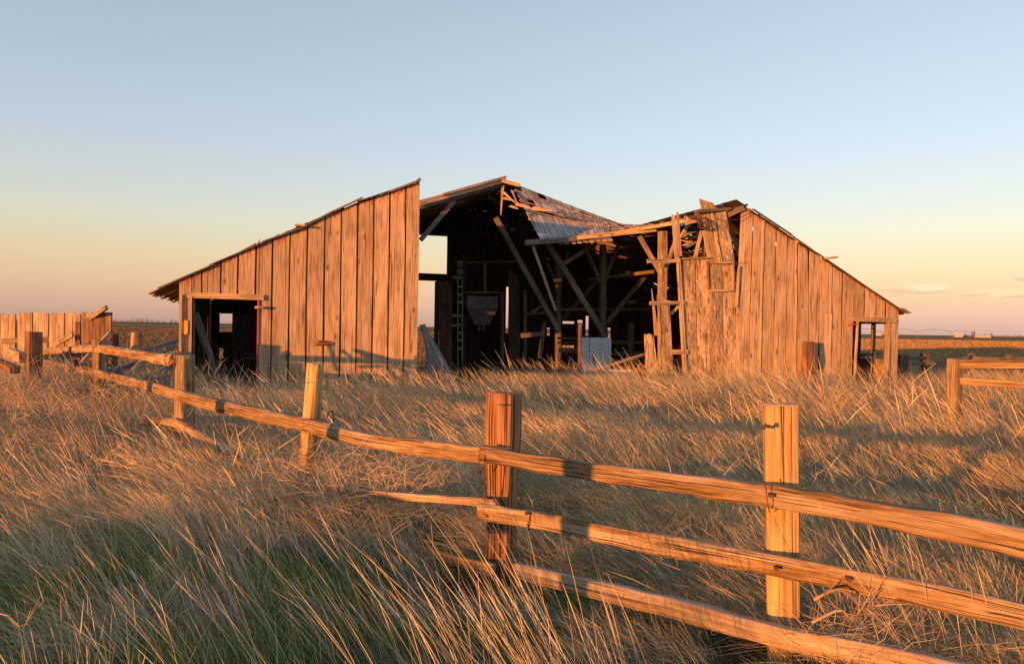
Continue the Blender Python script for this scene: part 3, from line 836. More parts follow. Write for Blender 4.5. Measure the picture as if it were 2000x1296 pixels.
mb = MB(); sweep(mb, [W(1349, 424, -.1), W(1356, 424, -.1)], .08, .08, n=8, ds=.02); mb.build('insulator_knob', M['wire'], barn)

# --- timbers of the middle
T = 'timber'
for args in [(1177.5, 478, 4.4, 1177.5, 760, 4.4, 11, .16, 'post', T), (1146, 490, 4.8, 1174, 551, 4.45, 7, .08, 'brace', T), (1209, 474, 4.3, 1180, 551, 4.35, 6, .08, 'brace', T),
             (1069, 474, 4.2, 1184, 658, 4.2, 11, .08, 'brace', T), (1184, 632, 4.5, 1263, 535, 5.0, 8.5, .08, 'brace', T), (1150, 546, 5.6, 1278, 530, 4.4, 7, .15, 'beam', T),
             (1092, 604, 6.4, 1276, 604, 6.4, 5.5, .14, 'beam', T), (1090, 500, 6, 1090, 750, 6, 9, .18, 'post', T), (1069, 515, 6.2, 1088, 560, 6, 5, .08, 'brace', T), (1110, 490, 5.8, 1092, 558, 6, 5, .08, 'brace', T),
             (1102, 514, 4.1, 1165, 476, 4.1, 8, .08, 'brace', T), (1096, 625, 6.6, 1170, 545, 6.6, 7, .08, 'brace', T), (968, 425, 4.6, 1092, 648, 4.6, 10, .09, 'brace', T),
             (887, 392, 3.9, 822, 468, 3.5, 9, .1, 'brace', T), (1024.5, 567, 7, 1024.5, 740, 7, 7, .16, 'post', T), (1028, 616, 7, 1060, 596, 7, 5, .08, 'brace', T), (1030, 612, 7, 1085, 610, 7, 3.5, .1, 'beam', T),
             (907, 503, 7.5, 907, 740, 7.5, 5, .14, 'post', 'inner'), (981, 575, 7.5, 981, 740, 7.5, 6, .14, 'post', T), (903, 571, 7.5, 984, 571, 7.5, 4, .12, 'beam', T), (947, 509, 7.6, 947, 572, 7.6, 5.5, .1, 'post', T),
             (905, 513, 7.8, 1012, 511, 7.8, 4, .16, 'beam', T), (878, 460, 9.9, 878, 720, 9.9, 8, .14, 'post', 'inner'),
             (1131.5, 629, 3.2, 1131.5, 740, 3.2, 7, .16, 'stall_post', T), (1232, 630, 4.9, 1232, 740, 4.9, 8, .16, 'stall_post', T), (1064, 627, 5, 1054, 700, 5, 6, .1, 'stall_post', T), (998, 630, 8, 996, 700, 8, 5, .1, 'stall_post', T),
             (1018, 655, 4.8, 1062, 651, 4.8, 9, .05, 'stall_rail', T), (1089, 660, 5.4, 1126, 660, 5.4, 4.5, .05, 'stall_rail', T), (1089, 669, 5.4, 1126, 669, 5.4, 3.5, .05, 'stall_rail', T), (1092, 684, 5.2, 1140, 684, 5.2, 8, .05, 'stall_rail', T),
             (1193, 668, 5.6, 1256, 668, 5.6, 6, .05, 'stall_rail', T), (1193, 690, 5.6, 1262, 690, 5.6, 8, .05, 'stall_rail', T), (1200, 640, 8.6, 1200, 700, 8.6, 6, .12, 'post', 'inner'),
             (980, 450, 8.2, 1150, 556, 8.2, 5, .12, 'brace', 'inner')]:
    beam(*args)
# inner partition panel, grey, beside the slit of light
mb = MB(); pb(mb, [(995, 720), (1016, 700), (1013, 538), (993, 526)], (7.2, 8.6, 8.6, 7.2), seg=3); mb.build('partition_wall', M['grey'], barn)

# ------------------------------------------------------------------ loose things in and by the barn
def box8(mb, o, ex, ey, ez, bev=.02, tint=1.0):
    """a bevelled box from corner o along three edge vectors"""
    o, ex, ey, ez = map(Vector, (o, ex, ey, ez))
    ux, uy = ex.normalized(), ey.normalized()
    prof = [(bev, 0), (1, 0), (0, bev)]
    lx, ly = ex.length, ey.length
    ring = [(bev, 0), (lx - bev, 0), (lx, bev), (lx, ly - bev), (lx - bev, ly), (bev, ly), (0, ly - bev), (0, bev)]
    b0 = len(mb.v)
    uz = ez.normalized(); lz = ez.length
    for z, ins in ((0, bev), (bev, 0), (lz - bev, 0), (lz, bev)):
        for (x, y) in ring:
            cx, cy = lx / 2, ly / 2
            fx = (lx - 2 * ins) / lx; fy = (ly - 2 * ins) / ly
            mb.v.append(o + ux * (cx + (x - cx) * fx) + uy * (cy + (y - cy) * fy) + uz * z); mb.c.append((tint, 0, 0, 1))
    for r_ in range(3):
        for k in range(8):
            mb.f.append((b0 + r_ * 8 + k, b0 + r_ * 8 + (k + 1) % 8, b0 + (r_ + 1) * 8 + (k + 1) % 8, b0 + (r_ + 1) * 8 + k))
    mb.f.append(tuple(b0 + k for k in reversed(range(8)))); mb.f.append(tuple(b0 + 24 + k for k in range(8)))
    mb.uv = []
# refrigerator
ft = 4.0
c = W(1154, 659, ft); cr = W(1195, 660, ft + .0)
fx = (cr - c); fx.z = 0; fwid = fx.length; fxn = fx.normalized()
fyn = Vector((-fxn.y, fxn.x, 0)); 
fyn = (fyn * .75 - fxn * .66).normalized()
topz = c.z; base = Vector((c.x, c.y, 0))
fridge = thing('refrigerator', 'white old refrigerator standing in the open middle of the barn', 'refrigerator', tuple(base + fxn * fwid / 2))
tilt = Vector((.02, 0, 0))
mb = MB(); box8(mb, base + fyn * .06, fxn * fwid, fyn * .32, Vector((0, 0, topz)), .02); mb.build('body', M['white'], fridge)
mb = MB(); box8(mb, base + fyn * .045 + fxn * .01 + Vector((0, 0, .05)), fxn * (fwid - .02), fyn * .014, Vector((0, 0, topz - .07)), .004); mb.build('seal', M['seal'], fridge)
mb = MB(); box8(mb, base + Vector((0, 0, .04)), fxn * fwid, fyn * .042, Vector((0, 0, topz - .04)), .012); dr = mb.build('door', M['white'], fridge)
mb = MB(); sweep(mb, [base + fxn * .05 - fyn * .03 + Vector((0, 0, .75)), base + fxn * .05 - fyn * .05 + Vector((0, 0, .85)), base + fxn * .05 - fyn * .03 + Vector((0, 0, .97))], .02, .02, up=fxn, n=8, ds=.05)
mb.build('handle', M['seal'], fridge)
# chest / tub
c = W(1164, 723, .6); cr = W(1231, 723, .5); fx = cr - c; fx.z = 0
tub = thing('tub', 'cream coloured old tub half hidden in the grass below the refrigerator', 'tub', (c.x, c.y, 0))
mb = MB(); box8(mb, Vector((c.x, c.y, 0)), fx, V * .45, Vector((0, 0, c.z - .03)), .04); mb.build('body', M['cream'], tub)
mb = MB(); box8(mb, Vector((c.x, c.y, c.z - .028)) - fx.normalized() * .02 - V * .02, fx * 1.04, V * .49, Vector((0, 0, .035)), .012); mb.build('rim', M['white'], tub)
# feed hopper
hp = thing('feed_hopper', 'grey metal feed hopper with a funnel bottom in the dark barn interior', 'feed hopper', tuple(W(943, 690, 7.2)))
mb = MB(); a = W(912, 601, 7.0); b_ = W(973, 601, 7.0); zt = W(940, 578, 7.0).z
fx = b_ - a; fx.z = 0
box8(mb, a, fx, V * .5, Vector((0, 0, zt - a.z)), .01); mb.build('bin', M['hopper'], hp)
mb = MB()
tb = [a, b_, b_ + V * .5, a + V * .5]; lo = W(930, 634, 7.0); lo2 = W(958, 634, 7.0)
bb = [lo + V * .15, lo2 + V * .15, lo2 + V * .35, lo + V * .35]
for q in tb + bb: mb.v.append(q)
for k in range(4): mb.f.append((k + 4, (k + 1) % 4 + 4, (k + 1) % 4, k))
mb.f.append((4, 5, 6, 7)); mb.build('funnel', M['hopper'], hp)
mb = MB(); 
for f_ in (.35, .65):
    q = lo.lerp(lo2, f_) + V * .22; sweep(mb, [q, q - Vector((0, 0, .18))], .05, .05, up=U, n=8, ds=.1)
mb.build('spout', M['hopper'], hp)
# slatted rack and cupboard
rk = thing('slatted_rack', 'tall pale slatted rack standing left of the feed hopper', 'rack', tuple(W(899, 690, 7.0)))
mb = MB(); sweep(mb, [W(894, 545, 7), W(894, 735, 7)], .05, .04, up=U, n=4, ds=1); mb.build('upright', M['grey'], rk)
mb = MB(); sweep(mb, [W(903, 545, 7), W(903, 735, 7)], .05, .04, up=U, n=4, ds=1); mb.build('upright', M['grey'], rk)
for (x0, x1, y, h) in [(885, 904, 542, 6), (893, 904, 515, 14), (893, 904, 530, 10), (893, 904, 560, 5), (893, 904, 575, 5), (893, 904, 590, 5), (882, 901, 616, 6), (882, 901, 635, 5), (893, 903, 650, 5), (893, 903, 664, 5), (893, 903, 680, 5)]:
    mb = MB(); sweep(mb, [W(x0, y, 6.95), W(x1, y, 6.95)], .03, h * 24 / FPX, n=4, ds=1); mb.build('slat', M['grey'], rk)
cb = thing('cupboard', 'dark reddish board cupboard beside the open back doorway', 'cupboard', tuple(W(870, 700, 8.6)))
mb = MB()
for k in range(4): pb(mb, [(857 + k * 6.5, 745), (863 + k * 6.5, 745), (863 + k * 6.5, 549), (857 + k * 6.5, 549)], 8.6, seg=2)
mb.build('door_boards', M['redplank'], cb)
mb = MB(); q = W(857, 549, 8.62); q2 = W(883, 549, 8.62)
sweep(mb, [q + V * .3, q2 + V * .3], .6, .04, n=4, ds=1); mb.build('top', M['inner'], cb)
mb = MB(); board(mb, Vector((q.x, q.y, 0)) + V * .6, Vector((q.x, q.y, 0)), q, q + V * .6, -U, .02); mb.build('side', M['inner'], cb)
# leaning pole
mb = MB(); sweep(mb, [W(1041, 482, 2.9), W(1084, 606, 3.6)], .05, .09, up=V, n=8, ds=.3, tint=1.4)
beam(1041, 481, 2.8, 1085, 606, 3.4, 5.5, .04, 'hanging_strip', 'barn', label='pale strip of wood hanging from the sagging roof edge')
# fallen planks
def loose(name, label, p0, p1, w, th, mat, group=None, up=(0, 0, 1), tint=None, wob=0.0, cat='plank'):
    mb = MB(); sweep(mb, [p0, p1], w, th, up=up, n=8, ds=.3, tint=tint, jag=.02, wob=wob)
    return tag(mb.build(name, M[mat], None), label, cat, group)
loose('fallen_plank', 'sunlit fallen plank lying slantwise in front of the refrigerator', W(1151, 726, .3), W(1258, 692, 1.4), .2, .04, 'barn')
fan = 'grey planks slumped against the left wing'
fl = ['outermost', 'second', 'third', 'fourth', 'fifth', 'sixth', 'seventh', 'innermost']
for k in range(8):
    a = W(824 + k * 2.0, 634 + k * 6.5, 1.3 - k * .06); b_ = W(900 - k * 9, 765, .25 + .02 * k)
    loose('slumped_plank', '%s of the eight grey planks slumped beside the left wing, counted from the right' % fl[k], a, b_, .13, .03, 'grey', fan, up=V - U * .4, tint=random.uniform(.8, 1.1))
loose('leaning_plank', 'grey plank leaning inside the dark left doorway', W(381, 610, .25), W(432, 752, .9), .12, .04, 'grey', up=V)
mb = MB()
loose('leaning_stick', 'thin brown stick leaning behind the grey plank in the left doorway', W(380, 625, .5), W(402, 690, .9), .05, .03, 'barn', up=V)
cz = thing('storage_box', 'tall dark board box standing inside the left doorway', 'storage box', tuple(W(480, 700, 4)))
mb = MB()
for k in range(6): pb(mb, [(454 + k * 10, 770), (464 + k * 10, 770), (464 + k * 10, 613), (454 + k * 10, 616)], 4.0, seg=2, jt=.01)
mb.build('front_boards', M['inner'], cz)
q = W(454, 616, 4)
mb = MB(); board(mb, Vector((q.x, q.y, 0)) + V * .6, Vector((q.x, q.y, 0)), q, q + V * .6, -U, .02); mb.build('side_board', M['inner'], cz)

# ------------------------------------------------------------------ posts and rails
def post_mb(px, pytop, d, wid, dep, yaw, mb, n=28, lean=(0, 0), groove=.003, crack=.02, tint=None, jag=.007):
    top = D(px, pytop, d)
    base = Vector((top.x - lean[0], top.y - lean[1], -.2))
    y = Vector((math.sin(yaw), math.cos(yaw), 0))
    sweep(mb, [base, top], wid, dep, up=y, n=n, ds=.06, p=6.5, groove=groove, crack=crack, tint=tint, jag=jag, wob=.003)
    return top, base
fence = thing('rail_fence', 'weathered pole rail fence running across the foreground with three rails', 'fence', (0, 5, 0))
nearposts = [(984, 768, 5.15, .18, .15, R(32), 'tie', (0, 0)), (1524, 789, 4.0, .17, .12, R(12), 'yellowpost', (-.045, 0)), (616, 710, 6.6, .125, .11, R(16), 'yellowpost', (.10, 0)),
             (362, 693, 8.9, .17, .16, R(-56), 'fence', (0, 0)), (197, 664, 11.9, .19, .19, R(-56), 'fence', (0, 0))]
plab = ['thick reddish square post in the middle of the fence', 'pale yellow square post on the right', 'slim leaning post', 'square post near the barn doorway', 'far left post where the upper rail bends']
for (px, py, d, w_, dd, yaw, mt, ln), lb_ in zip(nearposts, plab):
    mb = MB(); post_mb(px, py, d, w_, dd, yaw, mb, lean=ln, groove=.006 if mt == 'tie' else .0035)
    o = mb.build('post', M[mt], fence, smooth=True); o['label'] = lb_
def rail(pts, w, h, mat='fence', parent=None, n=26, p=4.2, groove=.0032, crack=.02, taper=(1, 1), wob=.011, tint=None, jag=.015, ds=.05, label=None):
    mb = MB(); sweep(mb, [D(*q) for q in pts], w, h, n=n, ds=ds, p=p, groove=groove, crack=crack, taper=taper, wob=wob, tint=tint, jag=jag, bumpy=.006)
    o = mb.build('rail', M[mat], parent or fence, smooth=True)
    if label: o['label'] = label
    return o
rail([(46, 700, 17.2), (195, 729, 11.75), (362, 774, 8.7), (500, 808, 7.3), (655, 843, 6.25)], .10, .125, taper=(.9, 1.0))
rail([(598, 828, 6.52), (700, 855, 5.95), (830, 874, 5.45), (992, 892, 4.92)], .08, .115, taper=(.8, 1.0))
rail([(944, 885, 4.97), (1120, 914, 4.6), (1300, 938, 4.27), (1524, 971, 3.86), (1760, 1011, 3.5), (2080, 1073, 3.12)], .09, .115, taper=(.85, 1.08))
rail([(936, 1000, 5.0), (1060, 1018, 4.7), (1250, 1056, 4.3), (1524, 1103, 3.85), (1780, 1153, 3.47), (2080, 1215, 3.1)], .07, .108, tint=1.0)
rail([(585, 940, 6.4), (700, 962, 5.9), (830, 972, 5.4), (970, 982, 4.95)], .04, .055, mat='plank', p=4)
rail([(1010, 1108, 4.85), (1150, 1142, 4.5), (1330, 1183, 4.15), (1524, 1236, 3.8), (1700, 1268, 3.55), (1900, 1318, 3.25)], .08, .105, mat='plank', wob=.02)
rail([(828, 1082, 5.5), (900, 1096, 5.2), (965, 1112, 4.98)], .05, .085, mat='yellowpost', tint=.7)
rail([(212, 814, 11.4), (262, 820, 10.3), (341, 824, 8.8), (400, 855, 8.2), (470, 895, 7.6), (520, 925, 7.2)], .08, .09, mat='plank')
rail([(44, 693, 17.0), (110, 684, 14.2), (185, 681, 12.0), (262, 692, 10.4), (340, 706, 8.85)], .10, .125, label='bent upper rail at the far left end of the fence')
# wire ties and nails
def loop(px, py, d, ra, rb, tilt_=0.0, turns=1):
    c = D(px, py, d); mb = MB(); pts = []
    for k in range(int(12 * turns) + 1):
        a = k * math.pi / 6
        pts.append(c + Vector((rb * math.cos(a) * .35 + tilt_ * math.sin(a) * ra, rb * math.cos(a), ra * math.sin(a))))
    wire(mb, pts, .0035); mb.build('wire_tie', M['wire'], fence)
loop(1038, 1013, 4.76, .065, .05, .25); loop(905, 979, 5.18, .04, .03); loop(942, 900, 5.0, .075, .05, .2); loop(340, 703, 8.85, .08, .07, .3, 2); loop(330, 705, 8.95, .075, .06, -.2)
for q in [(1507, 967, 3.80), (1518, 1110, 3.79), (1659, 1130, 3.59), (985, 877, 4.86), (1029, 1003, 4.7), (967, 978, 4.9), (1003, 893, 4.86)]:
    a = D(*q); mb = MB(); sweep(mb, [a + Vector((0, .03, 0)), a - Vector((.004, .012, 0))], .016, .016, n=8, ds=.02); mb.build('nail', M['wire'], fence)
def squig(pts, r=.0035, name='wire_end'):
    mb = MB(); wire(mb, [D(*q) for q in pts], r); mb.build(name, M['wire'], fence)
squig([(1489, 832, 3.9), (1494, 836, 3.85), (1498, 827, 3.84), (1501, 834, 3.86)], .006); squig([(975, 789, 5.0), (982, 791, 4.98), (990, 790, 5.0)], .005)
squig([(950, 1023, 4.98), (960, 1017, 4.95), (968, 1019, 5.0)]); squig([(954, 1038, 5), (975, 1040, 5.0)]); squig([(585, 746, 6.5), (604, 747, 6.5)], .003); squig([(585, 889, 6.5), (600, 887, 6.5)], .003)
squig([(1494, 940, 3.8), (1500, 985, 3.78), (1503, 1000, 3.9)], .002); squig([(948, 875, 5), (946, 895, 4.9), (947, 985, 4.95), (952, 1010, 4.9)], .003)
# grey sticks caught behind the slim post
mb = MB()
for pts in ([(628, 845, 6.6), (637, 815, 6.6), (640, 782, 6.6)], [(637, 815, 6.6), (648, 800, 6.65), (653, 830, 6.7)], [(632, 830, 6.6), (628, 790, 6.6)]):
    sweep(mb, [D(*q) for q in pts], .016, .016, n=8, ds=.05, taper=(1, .5))
tag(mb.build('forked_stick', M['grey'], None), 'pale forked stick caught behind the slim leaning fence post', 'stick')

# right hand fence
f2 = thing('rail_fence', 'sunlit two rail fence with one square post at the right edge of the photo', 'fence', tuple(Vector((D(1865, 700, 10).x, 10, 0))))
mb = MB(); post_mb(1865, 700, 10.0, .16, .13, R(-30), mb, n=20); mb.build('post', M['fence'], f2, smooth=True)
mb = MB(); post_mb(2075, 705, 9.4, .18, .13, R(-35), mb, n=20); mb.build('post', M['fence'], f2, smooth=True)
rail([(1872, 711, 9.95), (2090, 712, 9.3)], .05, .105, parent=f2, p=6, mat='yellowpost', tint=.85, wob=.006)
rail([(1875, 744, 9.95), (2090, 758, 9.3)], .05, .09, parent=f2, p=6, mat='yellowpost', tint=.8, wob=.006)
# shaded corral fence beyond the barn's right corner
f3 = thing('rail_fence', 'low shaded rail fence beyond the right corner of the barn', 'fence', (15, 27, 0))
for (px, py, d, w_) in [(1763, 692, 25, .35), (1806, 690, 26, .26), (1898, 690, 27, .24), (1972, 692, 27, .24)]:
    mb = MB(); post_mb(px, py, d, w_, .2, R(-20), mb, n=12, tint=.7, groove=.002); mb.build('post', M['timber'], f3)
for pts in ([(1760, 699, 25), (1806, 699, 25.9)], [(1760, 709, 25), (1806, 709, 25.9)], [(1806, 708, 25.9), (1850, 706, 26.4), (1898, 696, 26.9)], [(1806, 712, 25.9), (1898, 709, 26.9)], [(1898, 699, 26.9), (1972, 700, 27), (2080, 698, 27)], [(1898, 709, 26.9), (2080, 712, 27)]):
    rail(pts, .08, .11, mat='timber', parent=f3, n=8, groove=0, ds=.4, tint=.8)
# fence on the sunward side whose posts throw their shadows on the rails
f4 = thing('rail_fence', 'rail fence on the sunward side whose posts shade the foreground rails', 'fence', (-5, 3, 0))
Lh = Vector((Ldir.x, Ldir.y, 0)).normalized()
sh = []
for (px, py, d, w_) in [(1135, 912, 4.57, .16), (665, 843, 6.22, .15), (442, 795, 7.85, .17), (300, 757, 9.6, .18), (150, 720, 13.0, .2), (1420, 960, 4.0, .0)]:
    q = D(px, py, d) - Lh * 4.2; q.z = 0; sh.append((q, w_))
for q, w_ in sh[:5]:
    mb = MB(); sweep(mb, [q + Vector((0, 0, -.2)), q + Vector((0, 0, 1.38))], w_, w_, up=(.3, 1, 0), n=8, ds=.5); mb.build('post', M['tie'], f4)
for z in (.66,):
    for q0, q1 in zip([s_[0] for s_ in sh[1:5]], [s_[0] for s_ in sh[0:4]]):
        mb = MB(); sweep(mb, [q0 + Vector((0, 0, z)), q1 + Vector((0, 0, z))], .08, .10, n=8, ds=.5); mb.build('rail', M['fence'], f4)

# standing posts that belong to nothing
def lone(label, px, py, d, w_, yaw, mat, dep=None, tint=None):
    mb = MB(); top, base = post_mb(px, py, d, w_, dep or w_, yaw, mb, n=24, tint=tint, groove=.004)
    return tag(mb.build('wooden_post', M[mat], None, smooth=True), label, 'post')
lone('dark square post in front of the plank windbreak, its right side in shade', 66, 648, 12.7, .20, R(-58), 'tie', tint=.8)
lone('near black post at the right end of the plank windbreak', 223, 652, 15.6, .14, R(-45), 'inner')
lone('stubby post with a crosspiece standing in dry weeds before the field', 266, 649, 17.5, .2, R(-45), 'plank')
_q = W(1580, 667, -.30); mb = MB(); sweep(mb, [Vector((_q.x, _q.y, -.2)), _q], .30, .17, up=V, n=24, ds=.08, p=9, groove=.005, crack=.02, wob=.006, jag=.008, tint=.85)
tag(mb.build('wooden_post', M['tie'], None, smooth=True), 'thick brown post standing close against the right barn wing, its shadow beside it', 'post')
# ------------------------------------------------------------------ plank windbreak at far left
wb = thing('plank_windbreak', 'broken windbreak of wide upright planks at the left edge', 'plank fence', tuple(Vector((D(100, 640, 15.5).x, 15.5, 0))))
def dq(mb, quad, d, nrm=(-.25, -1, 0), th=.035, jt=.02, tint=None, seg=4):
    ds_ = d if isinstance(d, (tuple, list)) else (d,) * 4
    board(mb, *[D(x, y, k) for (x, y), k in zip(quad, ds_)], nrm, th, seg=seg, jt=jt, warp=.004, tint=tint)
mb = MB()
xs = [-32, 0, 33, 64, 95, 126, 158, 182]
tops = [612, 613, 610, 611, 611, 610, 609, 610]
for i in range(7):
    a, b_ = xs[i] + 1, xs[i + 1] - (1.5 if i != 1 else 4)
    dq(mb, [(a, 735), (b_, 735), (b_, tops[i] + (1 if i != 5 else 3)), (a, tops[i])], 17.2 - .05 * i + (.05 if i % 2 else 0))
mb.build('planks', M['plank'], wb)
mb = MB()
dq(mb, [(159, 735), (186, 735), (187, 622), (159, 622)], 16.1, jt=.02); dq(mb, [(188, 735), (216, 735), (217, 610), (187, 609)], 15.9, jt=.015); dq(mb, [(145, 735), (156, 735), (156, 630), (146, 629)], 16.2, jt=.02)
mb.build('planks', M['redplank'], wb, label='darker reddish planks nailed at the right end')
mb = MB(); sweep(mb, [D(176, 622, 15.95), D(208, 600, 15.6)], .06, .09, n=8, ds=.3, jag=.02); mb.build('brace', M['plank'], wb)
mb = MB(); sweep(mb, [D(103, 676, 16.2), D(142, 652, 16)], .05, .1, n=8, ds=.3, jag=.02); mb.build('brace', M['plank'], wb)
mb = MB(); sweep(mb, [D(-40, 668, 17.3), D(180, 660, 17)], .08, .12, n=8, ds=.5); mb.build('rail', M['timber'], wb)
# collapsed gate between windbreak and barn
cg = thing('collapsed_gate', 'collapsed grey gate of crossed boards lying between windbreak and barn', 'gate', tuple(Vector((D(270, 700, 13).x, 13, 0))))
for (x0, y0, d0, x1, y1, d1, h, mt) in [(270, 690, 12.5, 346, 665, 13.6, 9, 'grey'), (228, 722, 12.4, 295, 700, 12.9, 12, 'grey'), (268, 712, 12.2, 345, 676, 13.5, 6, 'grey'), (285, 735, 12.4, 338, 712, 13, 7, 'plank'),
                                        (118, 700, 13, 178, 672, 13.2, 14, 'grey'), (160, 708, 12.6, 215, 650, 13, 8, 'plank'), (233, 700, 12.8, 330, 700, 13.2, 7, 'grey'), (240, 742, 12.2, 300, 682, 12.9, 7, 'plank'), (300, 745, 12.1, 350, 700, 13.2, 6, 'grey'), (205, 716, 12.6, 262, 742, 12.3, 8, 'timber'), (170, 745, 12.6, 225, 735, 12.7, 30, 'grey'), (228, 760, 12, 330, 740, 12.6, 20, 'grey')]:
    a = D(x0, y0, d0); b_ = D(x1, y1, d1); mb = MB(); sweep(mb, [a, b_], .05, h * d0 / FPX, n=8, ds=.4, jag=.02); mb.build('board', M[mt], cg)
mb = MB(); sweep(mb, [D(201, 678, 12.7), D(217, 660, 12.9)], .03, .05, n=8, ds=.2); mb.build('brace', M['redpaint'], cg)
loose('fallen_log', 'short weathered log lying in the dry weeds at the left edge', D(-5, 706, 10.6), D(30, 722, 10.2), .12, .1, 'tie', cat='log')
loose('fallen_log', 'log end poking from the weeds behind the bent rail tip', D(22, 690, 13), D(46, 698, 12.6), .14, .16, 'plank', cat='log')

# ------------------------------------------------------------------ ground
def sheet(name, xs_, ys_, zf, mat, **tags):
    X, Y = np.meshgrid(xs_, ys_); Z = zf(X, Y)
    nx, ny = len(xs_), len(ys_)
    v = np.stack([X, Y, Z], -1).reshape(-1, 3)
    i = np.arange(nx * (ny - 1)).reshape(ny - 1, nx)[:, :-1].ravel()
    f = np.stack([i, i + 1, i + nx + 1, i + nx], -1)
    me = bpy.data.meshes.new(name); me.from_pydata(v.tolist(), [], f.tolist()); me.materials.append(mat)
    me.polygons.foreach_set('use_smooth', [True] * len(me.polygons)); me.update()
    o = bpy.data.objects.new(name, me); COL.objects.link(o)
    for k, q in tags.items(): o[k] = q
    return o
def soil(name, c1, c2, c3, sc, bump, stretch=(1, 1, 1), dist=.05):
    m_, t, b = mat_nodes(name)
    tcn = nod(t, 'ShaderNodeTexCoord'); mp_ = nod(t, 'ShaderNodeMapping'); mp_.inputs['Scale'].default_value = stretch; link(t, tcn.outputs['Object'], mp_.inputs[0])
    n1 = nod(t, 'ShaderNodeTexNoise'); n1.inputs['Scale'].default_value = sc; n1.inputs['Detail'].default_value = 8; n1.inputs['Roughness'].default_value = .7; link(t, mp_.outputs[0], n1.inputs['Vector'])
    n2 = nod(t, 'ShaderNodeTexNoise'); n2.inputs['Scale'].default_value = sc * .06; n2.inputs['Detail'].default_value = 4; link(t, mp_.outputs[0], n2.inputs['Vector'])
    rp = nod(t, 'ShaderNodeValToRGB'); e = rp.color_ramp.elements; e[0].position = .32; e[0].color = (*c1, 1); e[1].position = .68; e[1].color = (*c3, 1); k = rp.color_ramp.elements.new(.5); k.color = (*c2, 1)
    link(t, n1.outputs[0], rp.inputs[0])
    mr = nod(t, 'ShaderNodeMapRange'); mr.inputs[1].default_value = .3; mr.inputs[2].default_value = .7; mr.inputs[3].default_value = .75; mr.inputs[4].default_value = 1.2; link(t, n2.outputs[0], mr.inputs[0])
    s_ = nod(t, 'ShaderNodeVectorMath', operation='SCALE'); link(t, rp.outputs[0], s_.inputs[0]); link(t, mr.outputs[0], s_.inputs['Scale'])
    link(t, s_.outputs[0], b.inputs['Base Color']); b.inputs['Roughness'].default_value = .95; b.inputs['Specular IOR Level'].default_value = .05
    bp = nod(t, 'ShaderNodeBump'); bp.inputs['Strength'].default_value = bump; bp.inputs['Distance'].default_value = dist; link(t, n1.outputs[0], bp.inputs['Height']); link(t, bp.outputs[0], b.inputs['Normal'])
    return m_
M['soil'] = soil('thatch_soil', (.035, .028, .018), (.07, .058, .035), (.13, .10, .06), 9, .6)
M['field'] = soil('stubble_field', (.11, .062, .026), (.22, .125, .05), (.34, .21, .09), 1.6, 1.0, (1, .6, 1), .5)
M['fieldl'] = soil('dimly_lit_field', (.075, .055, .025), (.13, .09, .042), (.19, .13, .06), 1.1, .8, (1, 3, 1), .4)  # the dimmer light on the left field, put into its colour
M['pale'] = soil('pale_strip', (.2, .16, .09), (.25, .2, .11), (.3, .24, .14), .2, 1.0, (1, 1, 1), 3.0)
M['greens'] = soil('green_strip', (.06, .065, .02), (.09, .09, .03), (.11, .10, .035), .2, 1.0, (1, 1, 1), 3.0)
def axis(lo, hi, core, step, far):
    a = list(np.arange(-core[0], core[1], step)); return a
gx = np.concatenate([-np.geomspace(5000, 31, 26), np.arange(-30, 30.1, .5), np.geomspace(31, 5000, 26)])
gy = np.concatenate([-np.geomspace(900, 13, 14), np.arange(-12, 32.1, .5), np.geomspace(33, 7000, 34)])
sheet('ground', gx, gy, lambda x, y: gz(x, y), M['soil'], kind='structure')
# the ploughed fields begin behind the barn; a few centimetres proud
fy = np.concatenate([np.arange(33, 90, 1.0), np.geomspace(91, 2300, 40)])
zfield = lambda x, y: .02 + .0 * x + .10 * (vn(x, y, 14, 8) - .5) * np.clip((y - 33) / 15, 0, 1) * np.clip(400 / y, 0, 1)
sheet('ploughed_field', np.concatenate([np.arange(-10, 90, 1.0), np.geomspace(91, 3000, 40)]), fy, zfield, M['field'], kind='structure')
sheet('ploughed_field', np.concatenate([-np.geomspace(3000, 91, 40), np.arange(-90, -9.5, 1.0)]), fy, lambda x, y: zfield(x, y) + .004, M['fieldl'], kind='structure')
def strip(name, x0, x1, y0, y1, z, mat):
    sheet(name, np.linspace(x0, x1, 6), np.linspace(y0, y1, 4), lambda x, y: x * 0 + z, mat, kind='structure')
strip('dry_strip', -1200, -60, 330, 900, .10, M['pale'])
strip('green_field', -620, -130, 700, 1250, .16, M['greens'])

